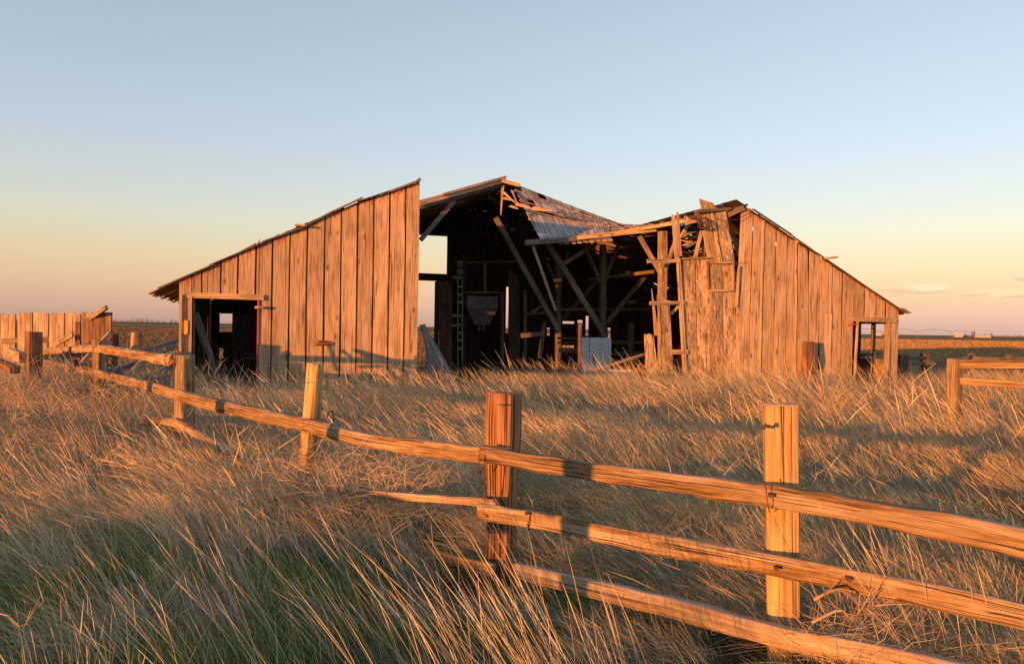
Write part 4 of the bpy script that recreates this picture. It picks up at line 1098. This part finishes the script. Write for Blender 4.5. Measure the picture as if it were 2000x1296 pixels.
# ------------------------------------------------------------------ far things
def tree(px, d, hpx, wpx, label, pine=False):
    g = D(px, 640, d); h = hpx * d / FPX; w_ = wpx * d / FPX
    t_ = thing('tree', label, 'tree', (g.x, d, 0), 'trees on the horizon')
    mb = MB(); sweep(mb, [(g.x, d, 0), (g.x, d, h * .6)], w_ * .06 + .3, w_ * .06 + .3, up=(0, 1, 0), n=8, ds=h); mb.build('trunk', M['bark'], t_)
    mb = MB(); r_ = random.Random(px * 7 + 1)
    for k in range(260):
        a = r_.uniform(0, 6.28); zz = r_.random()
        rad = (1 - zz) * .9 + .1 if pine else math.sin(math.pi * (.18 + .82 * zz)) ** .6
        rr = w_ / 2 * rad * math.sqrt(r_.random()) * (.75 + .35 * math.sin(a * 3 + px))
        c_ = Vector((g.x + rr * math.cos(a), d + rr * math.sin(a), h * (.12 + .86 * zz)))
        s_ = h * .085 * r_.uniform(.5, 1.2)
        vs = [c_ + Vector((r_.uniform(-1, 1), r_.uniform(-1, 1), r_.uniform(-.7, .7))) * s_ for _ in range(3)]
        b0 = len(mb.v); mb.v += vs; mb.f.append((b0, b0 + 1, b0 + 2))
    mb.build('crown', M['leaf'], t_)
tl = []
_r = random.Random(5)
lefts = [(224, 5, 16), (236, 4, 15), (247, 4.5, 18), (258, 6, 20), (268, 7, 16), (277, 8, 16), (287, 7.5, 14), (297, 5, 16), (309, 4, 14), (321, 4, 14), (335, 7, 15), (343, 5, 9)]
words = ['leftmost', 'second from the left', 'third from the left', 'low', 'rounded', 'tallest', 'broad', 'small', 'squat', 'thin', 'dark clump like', 'last']
for k, (px, h_, w_) in enumerate(lefts):
    tree(px, 1500 + 40 * (k % 4), h_ + 1.5, w_, '%s distant tree on the left horizon, %s' % (words[k], 'between windbreak and barn'))
tree(829, 700, 9, 14, 'small orange lit tree on the horizon seen through the back doorway')
tree(1900, 800, 10, 13, 'leafy tree on the right horizon between the two white farm buildings')
tree(1903, 820, 13, 4, 'narrow tall poplar beside the white farmhouse', True)
tree(1886, 830, 7, 14, 'bush right behind the white farmhouse')
tree(1937, 800, 9, 10, 'round tree at the end of the long white shed')
tree(1924, 830, 7, 10, 'tree behind the roof of the long white shed')
for k, px in enumerate([1950, 1958, 1966, 1974, 1983, 1992]):
    tree(px, 900, 4 + (k % 3), 10, '%s of the low trees right of the long shed on the horizon' % ['first', 'second', 'third', 'fourth', 'fifth', 'last'][k])
def wood_mass(px0, px1, d, hpx, seed):
    r_ = random.Random(seed); mb = MB()
    for k in range(2600):
        px = r_.uniform(px0, px1); dd = d + r_.uniform(0, 80); h = hpx * d / FPX * (.45 + .9 * float(vn(px, 0, 7, seed)) )
        g = D(px, 640, dd); c_ = Vector((g.x, dd, h * r_.random())); s_ = .9
        b0 = len(mb.v); mb.v += [c_ + Vector((r_.uniform(-1, 1), r_.uniform(-1, 1), r_.uniform(-.7, .7))) * s_ for _ in range(3)]; mb.f.append((b0, b0 + 1, b0 + 2))
    mb.build('distant_wood', M['leaf'], None, kind='stuff')
wood_mass(-300, 352, 1500, 4.5, 3)
wood_mass(1885, 2100, 1000, 2.6, 4)
def farm(px0, px1, d, hpx, label, roofh=.4):
    a = D(px0, 650, d); b_ = D(px1, 650, d); h = hpx * d / FPX
    t_ = thing('farm_building', label, 'farm building', ((a.x + b_.x) / 2, d, 0), 'white farm buildings')
    wd = b_.x - a.x
    mb = MB(); box8(mb, Vector((a.x, d, 0)), Vector((wd, 0, 0)), Vector((0, wd * .6, 0)), Vector((0, 0, h * (1 - roofh))), .05); mb.build('wall', M['farwhite'], t_)
    mb = MB(); z0 = h * (1 - roofh) + .01; o = .4
    mb.v = [Vector(q) for q in [(a.x - o, d - o, z0), (b_.x + o, d - o, z0), (b_.x + o, d + wd * .6 + o, z0), (a.x - o, d + wd * .6 + o, z0), (a.x - o, d + wd * .3, h), (b_.x + o, d + wd * .3, h)]]
    mb.f = [(0, 1, 5, 4), (2, 3, 4, 5), (1, 2, 5), (3, 0, 4), (3, 2, 1, 0)]
    mb.build('roof', M['farroof'] if px0 > 1880 and False else M['farwhite'], t_)
    for k in range(max(1, int(wd / 8))):
        x = a.x + wd * (k + .5) / max(1, int(wd / 8)); mb = MB(); box8(mb, Vector((x - .6, d - .1, h * .15)), Vector((1.2, 0, 0)), Vector((0, .12, 0)), Vector((0, 0, h * .25)), .02); mb.build('window', M['farroof'], t_)
farm(1868, 1880, 800, 8.5, 'white two storey farmhouse on the right horizon'); farm(1912, 1936, 790, 6, 'long low white shed on the right horizon')
farm(1712, 1722, 800, 5.5, 'tiny white shed seen through the right doorway'); farm(1893, 1897, 840, 5, 'smallest white hut between farmhouse and shed')
# centre pivot irrigation line
pv = thing('irrigation_pivot', 'long centre pivot irrigation line arching over the right field', 'irrigation pivot', tuple(Vector((D(1800, 650, 300).x, 300, 0))))
nodes = [(1655, 646, 250), (1726, 648.5, 262), (1792, 647, 285), (1858, 647.5, 320), (1905, 651.5, 370)]
prev = None
for (px, py, d) in nodes:
    q = D(px, py, d)
    mb = MB()
    for sx in (-1, 1): sweep(mb, [q, Vector((q.x + sx * .4, q.y + sx * 1.8, 0))], .06, .06, up=(0, 1, 0), n=8, ds=5)
    mb.build('tower', M['steel'], pv)
    for sx in (-1, 1):
        mb = MB(); c_ = Vector((q.x + sx * .4, q.y + sx * 1.8, .45)); pts = [c_ + Vector((math.cos(a) * .45, 0, math.sin(a) * .45)) for a in np.linspace(0, 2 * math.pi, 13)]
        sweep(mb, pts, .2, .12, up=(0, 1, 0), n=8, ds=.2); mb.build('wheel', M['seal'], pv)
    if prev:
        mb = MB(); midp = (prev + q) / 2 + Vector((0, 0, .9)); sweep(mb, [prev, prev.lerp(q, .25) + Vector((0, 0, .68)), midp, prev.lerp(q, .75) + Vector((0, 0, .68)), q], .12, .12, n=8, ds=3); mb.build('pipe', M['steel'], pv)
        for f_ in np.linspace(.1, .9, 9):
            pass
        mb = MB()
        pp = lambda f_: prev.lerp(q, f_) + Vector((0, 0, .9 * (1 - (2 * f_ - 1) ** 2)))
        for f_ in np.linspace(.1, .9, 7): wire(mb, [pp(f_), pp(f_) - Vector((0, 0, 1.1))], .03)
        mb.build('drop_hoses', M['steel'], pv)
    prev = q

# ------------------------------------------------------------------ grass
def grass_mat(name, trans=.16, rough=.55):
    m_, t, b = mat_nodes(name)
    at = nod(t, 'ShaderNodeAttribute', attribute_name='Col')
    link(t, at.outputs['Color'], b.inputs['Base Color']); b.inputs['Roughness'].default_value = rough; b.inputs['Specular IOR Level'].default_value = .25
    tr = nod(t, 'ShaderNodeBsdfTranslucent'); link(t, at.outputs['Color'], tr.inputs[0])
    mx = nod(t, 'ShaderNodeMixShader'); mx.inputs[0].default_value = trans; link(t, b.outputs[0], mx.inputs[1]); link(t, tr.outputs[0], mx.inputs[2])
    link(t, mx.outputs[0], t.nodes['Material Output'].inputs[0])
    return m_
M['grass'] = grass_mat('dry_grass_blades')
def ribbons(name, Pts, wid, colr, mat, **tags):
    """Pts (N,R,3) centre lines; wid (N,R) widths; colr (N,R,3)"""
    N, Rr, _ = Pts.shape
    T = np.gradient(Pts, axis=1)
    ang = rng.uniform(0, 2 * np.pi, N)
    h = np.stack([np.cos(ang), np.sin(ang), 0 * ang], -1)[:, None, :]
    S = np.cross(T, h); S /= np.linalg.norm(S, axis=-1, keepdims=True) + 1e-9
    Lf = Pts - S * wid[..., None] / 2; Rg = Pts + S * wid[..., None] / 2
    Vv = np.stack([Lf, Rg], 2).reshape(-1, 3).astype(np.float32)
    base = (np.arange(N) * Rr * 2)[:, None] + (np.arange(Rr - 1) * 2)[None, :]
    F = np.stack([base, base + 1, base + 3, base + 2], -1).reshape(-1, 4).astype(np.int32)
    me = bpy.data.meshes.new(name)
    me.vertices.add(len(Vv)); me.vertices.foreach_set('co', Vv.ravel())
    me.loops.add(F.size); me.loops.foreach_set('vertex_index', F.ravel())
    me.polygons.add(len(F)); me.polygons.foreach_set('loop_start', np.arange(0, F.size, 4, dtype=np.int32)); me.polygons.foreach_set('loop_total', np.full(len(F), 4, dtype=np.int32))
    ca = me.color_attributes.new('Col', 'FLOAT_COLOR', 'POINT')
    C4 = np.ones((N, Rr, 2, 4), np.float32); C4[..., :3] = colr[:, :, None, :]
    ca.data.foreach_set('color', C4.ravel())
    me.materials.append(mat); me.update(calc_edges=True)
    o = bpy.data.objects.new(name, me); COL.objects.link(o)
    for k, q in tags.items(): o[k] = q
    return o
STRAW = np.array([[.62, .49, .29], [.54, .44, .27], [.72, .58, .36], [.40, .31, .18], [.50, .41, .27]])
GREY = np.array([[.38, .36, .26], [.46, .43, .32], [.30, .285, .19]])
GREEN = np.array([[.13, .23, .045], [.18, .28, .06], [.23, .28, .08], [.09, .16, .035]])
GPATCH = [(D(q, 700, d_).x, d_, rx, ry, a_) for q, d_, rx, ry, a_ in [(110, 3.0, .55, .35, .35), (640, 2.75, .45, .3, .35), (360, 3.8, .7, .35, .25), (150, 4.6, .7, .3, .22), (860, 4.1, .5, .35, .28), (1010, 3.3, .35, .3, .2), (1180, 4.75, .6, .3, .3), (560, 4.9, .5, .3, .25), (1300, 3.1, .5, .3, .28), (1900, 3.7, .5, .3, .15), (1100, 6.6, .9, .4, .2), (1500, 5.2, .7, .4, .2)]]
def grass(name, M_, per, sampler, wmul=1.0, hmul=1.0, green=.15, lodged=.25, head=.2, rings=5, wind=1.0, spread=1.0, dim=1.0, stalk=False):
    cx, cy = sampler(M_)
    M_ = len(cx)
    d = np.hypot(cx, cy)
    H = .66 + .10 * np.clip((cy - 5) / 8, 0, 1) + .26 * (vn(cx, cy, 1.7, 21) - .5) + .2 * (vn(cx, cy, .6, 22) - .5)
    H += .28 * np.clip((cy - 10) / 5, 0, 1) * (vn(cx, cy, 1.0, 24) - .25)
    fl = 5.0 - .88 * cx                       # the fence line
    front = np.clip((fl - cy) / .5, 0, 1)
    H *= 1 - front * np.clip((cx + 1.6) / 1.2, .30, .74)
    H *= 1 - .5 * np.exp(-((fl - cy) / .35) ** 2) * np.clip((cx + 1.2) / .6, 0, 1)
    H *= 1 - .30 * np.clip((cx + .2) / .8, 0, 1) * np.clip((9.5 - cy) / 3, 0, 1) * (1 - front)
    H = H * hmul
    gmask = (vn(cx, cy, .75, 31) * .6 + vn(cx, cy, .33, 32) * .4) * .85 + sum(a_ * np.exp(-((cx - gx_) / rx) ** 2 - ((cy - gy_) / ry) ** 2) for gx_, gy_, rx, ry, a_ in GPATCH)
    H *= np.where(cy < 8, .62 + .72 * vn(cx, cy, .55, 26), 1)
    isg = gmask > (1 - green * 2.2 * np.clip(1.5 - cy / 9, .15, 1.2)) if green < 1 else np.ones(M_, bool)
    if green >= 1: kp = (gmask > .42 + .09 * (cx > .3)); cx, cy, d, H, gmask, isg = cx[kp], cy[kp], d[kp], H[kp], gmask[kp], isg[kp]; M_ = len(cx)
    if green < 1:
        thin = (cy < 7) & (gmask > .455 + .06 * (cx > .3)) & (rng.random(M_) < .90)
        thin |= (cy < 4.6) & (cx < .4) & (rng.random(M_) < .28)
        for bx_, by_, br_ in ((1.36, 3.95, .36), (-.05, 5.05, .36), (1.3, 3.6, .3)): thin |= np.hypot(cx - bx_, cy - by_) < br_
        kp = ~thin; cx, cy, d, H, gmask, isg = cx[kp], cy[kp], d[kp], H[kp], gmask[kp], isg[kp]; M_ = len(cx)
    isgrey = (~isg) & (vn(cx, cy, .9, 41) > np.where(cy < 6.5, .40, .55))  # more grey blades close in, painting the cooler foreground shade
    lod = rng.random(M_) < lodged * (.5 + vn(cx, cy, 1.6, 51))
    n = M_ * per
    rep = np.repeat(np.arange(M_), per)
    trad = (.05 + .10 * rng.random(M_)) * spread
    a = rng.uniform(0, 2 * np.pi, n); rr = np.sqrt(rng.random(n)) * trad[rep]
    ox, oy = np.cos(a) * rr, np.sin(a) * rr
    x = cx[rep] + ox; y = cy[rep] + oy; z = gz(x, y)
    L = H[rep] * (.35 + .95 * rng.random(n) ** 1.5) * np.where(isg[rep], .62, 1)
    # wind direction field: mostly blown to the left, swirling where it lies flat
    wa = np.pi + .55 * (vn(cx, cy, 3.0, 61) - .5) * 2 + .5 * (vn(cx, cy, .9, 62) - .5) * 2
    wa = wa + rng.normal(0, .25, M_)
    wa = np.where(rng.random(M_) < .13, rng.uniform(0, 2 * np.pi, M_), wa)
    wx, wy = np.cos(wa)[rep], np.sin(wa)[rep]
    lean = (.22 + .55 * vn(cx, cy, 1.3, 71)) * wind
    lean = np.where(lod, lean + rng.uniform(.9, 2.2, M_), lean)[rep] * rng.uniform(.6, 1.3, n)
    lean = np.where(isg[rep], lean * .5, lean)
    out = rng.uniform(.0, .42, n)
    dx = wx * lean + np.cos(a) * out + rng.normal(0, .09, n); dy = wy * lean + np.sin(a) * out + rng.normal(0, .09, n); dzz = np.ones(n)
    nn = np.sqrt(dx * dx + dy * dy + 1); dx /= nn; dy /= nn; dzz = dzz / nn
    s = np.linspace(0, 1, rings) ** (1.0 if not stalk else .8)
    bend = rng.uniform(.05, .40, n) * (1 + lod[rep] * .5)
    drop = bend * rng.uniform(.3, .9, n)
    cur_a = wa[rep] + rng.normal(0, .5, n)
    bx, by = np.cos(cur_a) * bend, np.sin(cur_a) * bend
    Pt = np.empty((n, rings, 3))
    Pt[..., 0] = x[:, None] + L[:, None] * (dx[:, None] * s + bx[:, None] * s ** 2)
    Pt[..., 1] = y[:, None] + L[:, None] * (dy[:, None] * s + by[:, None] * s ** 2)
    Pt[..., 2] = z[:, None] + L[:, None] * (dzz[:, None] * s - drop[:, None] * s ** 2.3) + .01
    Pt[..., 2] = np.maximum(Pt[..., 2], z[:, None] + .01 + .03 * rng.random((n, 1)))
    dist = np.hypot(x, y)
    w = (.0019 + .0013 * rng.random(n)) * wmul * np.clip(dist / 5.0, .75, 1.9)
    w = np.where(isg[rep], w * 1.3, w)
    prof = np.interp(s, [0, .5, .8, 1], [1, .85, .5, .12])
    Wd = w[:, None] * prof[None, :]
    hd = (rng.random(n) < head) & ~isg[rep]
    k1 = rings - 2
    Wd[hd, k1] = w[hd] * 1.9; Wd[hd, rings - 1] = w[hd] * .5
    base = STRAW[rng.integers(0, len(STRAW), M_)]
    base = np.where(isgrey[:, None], GREY[rng.integers(0, 3, M_)], base)
    base = np.where(isg[:, None], GREEN[rng.integers(0, 4, M_)], base)
    c = base[rep] * rng.uniform(.65, 1.25, n)[:, None]
    mixs = rng.random(n) < .18
    c[mixs] = STRAW[rng.integers(0, 5, mixs.sum())] * .9
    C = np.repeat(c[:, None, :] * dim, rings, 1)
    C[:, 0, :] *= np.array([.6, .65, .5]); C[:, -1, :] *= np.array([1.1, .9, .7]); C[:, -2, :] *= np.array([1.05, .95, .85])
    return ribbons(name, Pt, Wd, C, M['grass'], kind='stuff')
def inside_barn(x, y):
    s = (x - A.x) * U.x + (y - A.y) * U.y; t = (x - A.x) * V.x + (y - A.y) * V.y
    return (s > -.1) & (s < LEN + .1) & (t > -.05) & (t < DEPTH)
def keep(x, y, allow_front=True):
    s = (x - A.x) * U.x + (y - A.y) * U.y; t = (x - A.x) * V.x + (y - A.y) * V.y
    inside = (s > -.1) & (s < LEN + .1) & (t > -.10) & (t < DEPTH + .2)
    mid = (s > S1 + .1) & (s < S1 + 6.2) & (t < 1.0)
    k = ~inside | mid
    k &= np.hypot(x, y) > 1.5
    return k
def wedge(d0, d1, tan=.78, power=1.0):
    def f(n):
        dd = d0 + (d1 - d0) * rng.random(n) ** power; tt = rng.uniform(-tan, tan, n)
        x, y = tt * dd, dd; k = keep(x, y); return x[k], y[k]
    return f
grass('dry_grass', 4300, 38, wedge(1.9, 7.0), green=.20, lodged=.40)
grass('dry_grass', 5200, 34, wedge(6.5, 14.0), green=.14, lodged=.2)
grass('dry_grass', 6000, 28, wedge(12.5, 24.0), green=.06, lodged=.08, wmul=.9)
grass('green_grass', 4200, 30, wedge(1.9, 9.0), green=2, lodged=.1, hmul=.85, head=0, rings=4, spread=1.3)
# undergrowth mat, short and flattened, its colour darkened for the shade between blades
UNDER = True
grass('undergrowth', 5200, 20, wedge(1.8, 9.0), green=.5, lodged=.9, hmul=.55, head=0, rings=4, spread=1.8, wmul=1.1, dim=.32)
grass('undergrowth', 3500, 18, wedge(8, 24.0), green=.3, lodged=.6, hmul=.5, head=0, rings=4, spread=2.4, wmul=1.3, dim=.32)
# tall stalks that rise above the rest and catch the sun
grass('tall_stalks', 1700, 7, wedge(2.4, 20.0, power=.8), green=0, lodged=0, hmul=1.3, head=.9, rings=6, wind=1.0, spread=1.2, wmul=1.1)
grass('tall_stalks', 1500, 9, wedge(11.0, 17.5), green=0, lodged=0, hmul=1.25, head=.7, rings=5, wind=.8, spread=1.4, wmul=1.0)
# grass toward the sun, left of and behind the camera
def sunward(n):
    x = rng.uniform(-16, 3, n); y = rng.uniform(-12, 12, n)
    k = (np.abs(x) > .74 * y) & (np.hypot(x, y) > 1.6) & ~((x > -.9) & (x < .9) & (y > -.6) & (y < 2)); return x[k], y[k]
grass('dry_grass', 6000, 22, sunward, green=.1, lodged=.2, wmul=2.0, spread=1.6, hmul=.92)
def flank(n):
    y = rng.uniform(.5, 24, n); x = y * rng.uniform(.76, 1.5, n) + rng.uniform(0, 2, n); k = keep(x, y) & (np.abs(x) > .76 * y); return x[k], y[k]
grass('dry_grass', 2600, 24, flank, green=.1, lodged=.2, wmul=1.5, spread=1.6)
def behind(n):
    x = rng.uniform(-40, 45, n); y = rng.uniform(16, 33, n); k = keep(x, y) & ((x < A.x - .3) | (x > B.x + .2)); return x[k], y[k]
grass('dry_grass', 3800, 22, behind, green=.1, lodged=.2, wmul=1.2, hmul=.8)
# stubble on the ploughed field
def stubble(name, n, x0, x1, cols):
    d = 33 * (260 / 33) ** rng.random(n); tt = rng.uniform(x0, x1, n); x, y = tt * d, d
    k = rng.random(n) < 2
    L = .09 + .10 * rng.random(n) + d * .0004
    s = np.linspace(0, 1, 2); Pt = np.empty((n, 2, 3)); th = rng.uniform(-.5, .5, (n, 2))
    for j in (0, 1):
        Pt[:, j, 0] = x + s[j] * L * th[:, 0]; Pt[:, j, 1] = y + s[j] * L * th[:, 1]; Pt[:, j, 2] = zfield(x, y) - .01 + s[j] * L
    Wd = np.repeat(((.02 + .03 * rng.random(n)) * d / 45)[:, None], 2, 1)
    Wd[:, 1] *= .6
    c = cols[rng.integers(0, len(cols), n)] * rng.uniform(.6, 1.3, n)[:, None]
    return ribbons(name, Pt, Wd, np.repeat(c[:, None, :], 2, 1), M['grass'], kind='stuff')
stubble('field_stubble', 90000, -.02, .78, np.array([[.34, .20, .085], [.26, .145, .06], [.42, .27, .12]]))
stubble('field_stubble', 50000, -.78, -.02, np.array([[.14, .10, .05], [.10, .075, .035], [.19, .13, .065]]))  # darker stubble colours stand in for the dimmer light on the left side

# dry brush: branching weeds
def brush(name, spots, n_each, size, cols, r=.002, label=None, kind=None, cat=None, up=.5, curl=.5, rings=6):
    pts_all = []
    for (c, sx, sy, sz) in spots:
        n = n_each
        st = np.array(c)[None, :] + rng.normal(0, 1, (n, 3)) * np.array([sx, sy, sz]) * .5
        st[:, 2] = np.maximum(st[:, 2], gz(st[:, 0], st[:, 1]) + .02)
        d = rng.normal(0, 1, (n, 3)); d[:, 2] = np.abs(d[:, 2]) * up; d /= np.linalg.norm(d, axis=1, keepdims=True)
        L = size * rng.uniform(.4, 1.2, n)
        P_ = np.empty((n, rings, 3)); P_[:, 0] = st; cur_ = d
        for k in range(1, rings):
            P_[:, k] = P_[:, k - 1] + cur_ * (L / (rings - 1))[:, None]
            cur_ = cur_ + rng.normal(0, curl, (n, 3)) * .5; cur_ /= np.linalg.norm(cur_, axis=1, keepdims=True)
        P_[..., 2] = np.maximum(P_[..., 2], gz(P_[..., 0], P_[..., 1]) + .01)
        pts_all.append(P_)
    P_ = np.concatenate(pts_all); n = len(P_)
    dist = np.hypot(P_[:, 0, 0], P_[:, 0, 1])
    Wd = (r * np.clip(dist / 5, .8, 3) * rng.uniform(.7, 1.4, n))[:, None] * np.linspace(1.2, .5, rings)[None, :]
    c = cols[rng.integers(0, len(cols), n)] * rng.uniform(.7, 1.2, n)[:, None]
    return ribbons(name, P_, Wd, np.repeat(c[:, None, :], rings, 1), M['grass'], kind='stuff')
def at(px, d, z):
    q = D(px, 700, d); return (q.x, d, z)
RED = np.array([[.44, .31, .19], [.50, .37, .22], [.33, .23, .14]])
brush('dry_weeds', [(at(-20, 11, .50), 2.4, 1.8, .5), (at(80, 11, .5), 2.2, 1.6, .45), (at(180, 9.5, .35), 1.6, 1.4, .35), (at(30, 9, .45), 1.8, 1.2, .4)], 1000, .34, RED, r=.0019, up=1.5, curl=.24)
brush('dry_weeds', [(at(300, 18, .5), 1.6, 1.0, .5), (at(250, 18, .35), 2.4, 1.0, .3), (at(330, 17, .3), 1.0, .8, .3)], 700, .5, STRAW, r=.0022, up=1.6, curl=.25)
brush('tangled_weeds', [(at(580, 6.5, .40), .7, .5, .2), (at(700, 6.1, .50), .7, .5, .2), (at(790, 5.8, .40), .5, .4, .25), (at(1690, 3.7, .2), .4, .3, .12)], 330, .40, np.array([[.55, .42, .27], [.42, .33, .22], [.5, .36, .22]]), r=.0021, up=.9, curl=.42, rings=7)
# a bundle of nearby stems with feathery tips
def stems(name, spots):
    Ps = []
    for (px, d, n, h, spread, lx) in spots:
        q = D(px, 1200, d)
        a = rng.uniform(0, 6.28, n); L = h * rng.uniform(.6, 1.1, n)
        x = q.x + rng.normal(0, spread, n); y = d + rng.normal(0, spread, n)
        s = np.linspace(0, 1, 9); P_ = np.empty((n, 9, 3)); lxx = lx + rng.normal(0, .16, n); ly = rng.normal(0, .15, n)
        P_[..., 0] = x[:, None] + L[:, None] * (lxx[:, None] * s + .12 * lxx[:, None] * s ** 2); P_[..., 1] = y[:, None] + L[:, None] * ly[:, None] * s; P_[..., 2] = gz(x, y)[:, None] + L[:, None] * (s - .08 * s ** 2)
        Ps.append(P_)
    P_ = np.concatenate(Ps); n = len(P_)
    prof = np.array([1, .95, .9, .8, .7, .7, 1.9, 1.5, .4]); Wd = (.0015 * rng.uniform(.8, 1.3, n))[:, None] * prof[None, :]
    c = STRAW[rng.integers(0, 5, n)] * rng.uniform(.8, 1.15, n)[:, None]
    ribbons(name, P_, Wd, np.repeat(c[:, None, :], 9, 1) * np.linspace(.8, 1.1, 9)[None, :, None], M['grass'], kind='stuff')
stems('seed_stalks', [(1170, 2.9, 75, .95, .10, -.42), (1060, 3.1, 60, .92, .12, -.42), (920, 2.9, 34, .80, .12, -.3), (1290, 3.0, 26, .70, .12, -.3), (800, 3.6, 40, .78, .16, -.45), (420, 3.4, 40, .72, .16, -.55), (215, 2.8, 44, .80, .07, -.12), (90, 2.8, 34, .75, .10, -.3),
                      (1850, 3.6, 60, .9, .16, -.35), (1700, 4.4, 50, .85, .2, -.35), (1950, 4.2, 60, .9, .22, -.3), (560, 3.9, 44, .8, .2, -.5), (640, 2.9, 26, .7, .1, -.4), (1480, 5.2, 40, .75, .3, -.4), (1080, 5.0, 30, .72, .1, -.35), (640, 6.0, 60, .75, .35, -.3), (300, 7.5, 90, .95, .6, -.4), (100, 7.0, 90, .95, .6, -.5)])
# dead branches
def branch(label, pts, r, twigs=12, seed=1):
    rr = random.Random(seed); mb = MB(); P3 = [D(*q) for q in pts]
    sweep(mb, P3, 2 * r, 2 * r, n=8, ds=.04, taper=(1.3, .5))
    for k in range(twigs):
        i = rr.randrange(len(P3) - 1); a = P3[i].lerp(P3[i + 1], rr.random()); dd = (P3[i + 1] - P3[i]).normalized()
        v = (dd + Vector((rr.uniform(-.8, .8), rr.uniform(-.8, .8), rr.uniform(-.3, .9)))).normalized() * rr.uniform(.06, .16)
        sweep(mb, [a, a + v * .5 + Vector((0, 0, rr.uniform(-.01, .02))), a + v], r, r, n=4, ds=.04, taper=(1, .4))
    tag(mb.build('dead_branch', M['plank'], None), label, 'branch')
branch('dead twiggy branch lying in grass right of the pale post', [(1590, 1170, 3.6), (1640, 1150, 3.55), (1690, 1185, 3.5), (1740, 1178, 3.5), (1800, 1172, 3.45)], .005, 16, 3)
branch('bent dead twig rising beside the pale post base', [(1585, 1215, 3.5), (1640, 1190, 3.5), (1668, 1205, 3.45), (1700, 1160, 3.4)], .004, 8, 5)
branch('long bare twig slanting out of the tangled weeds', [(520, 980, 6.0), (580, 966, 6.1), (620, 955, 6.2)], .005, 2, 7)
branch('reddish branching weed stem at the lower left edge', [(-10, 1195, 2.5), (25, 1205, 2.5), (45, 1228, 2.5), (60, 1190, 2.5)], .0018, 6, 9)
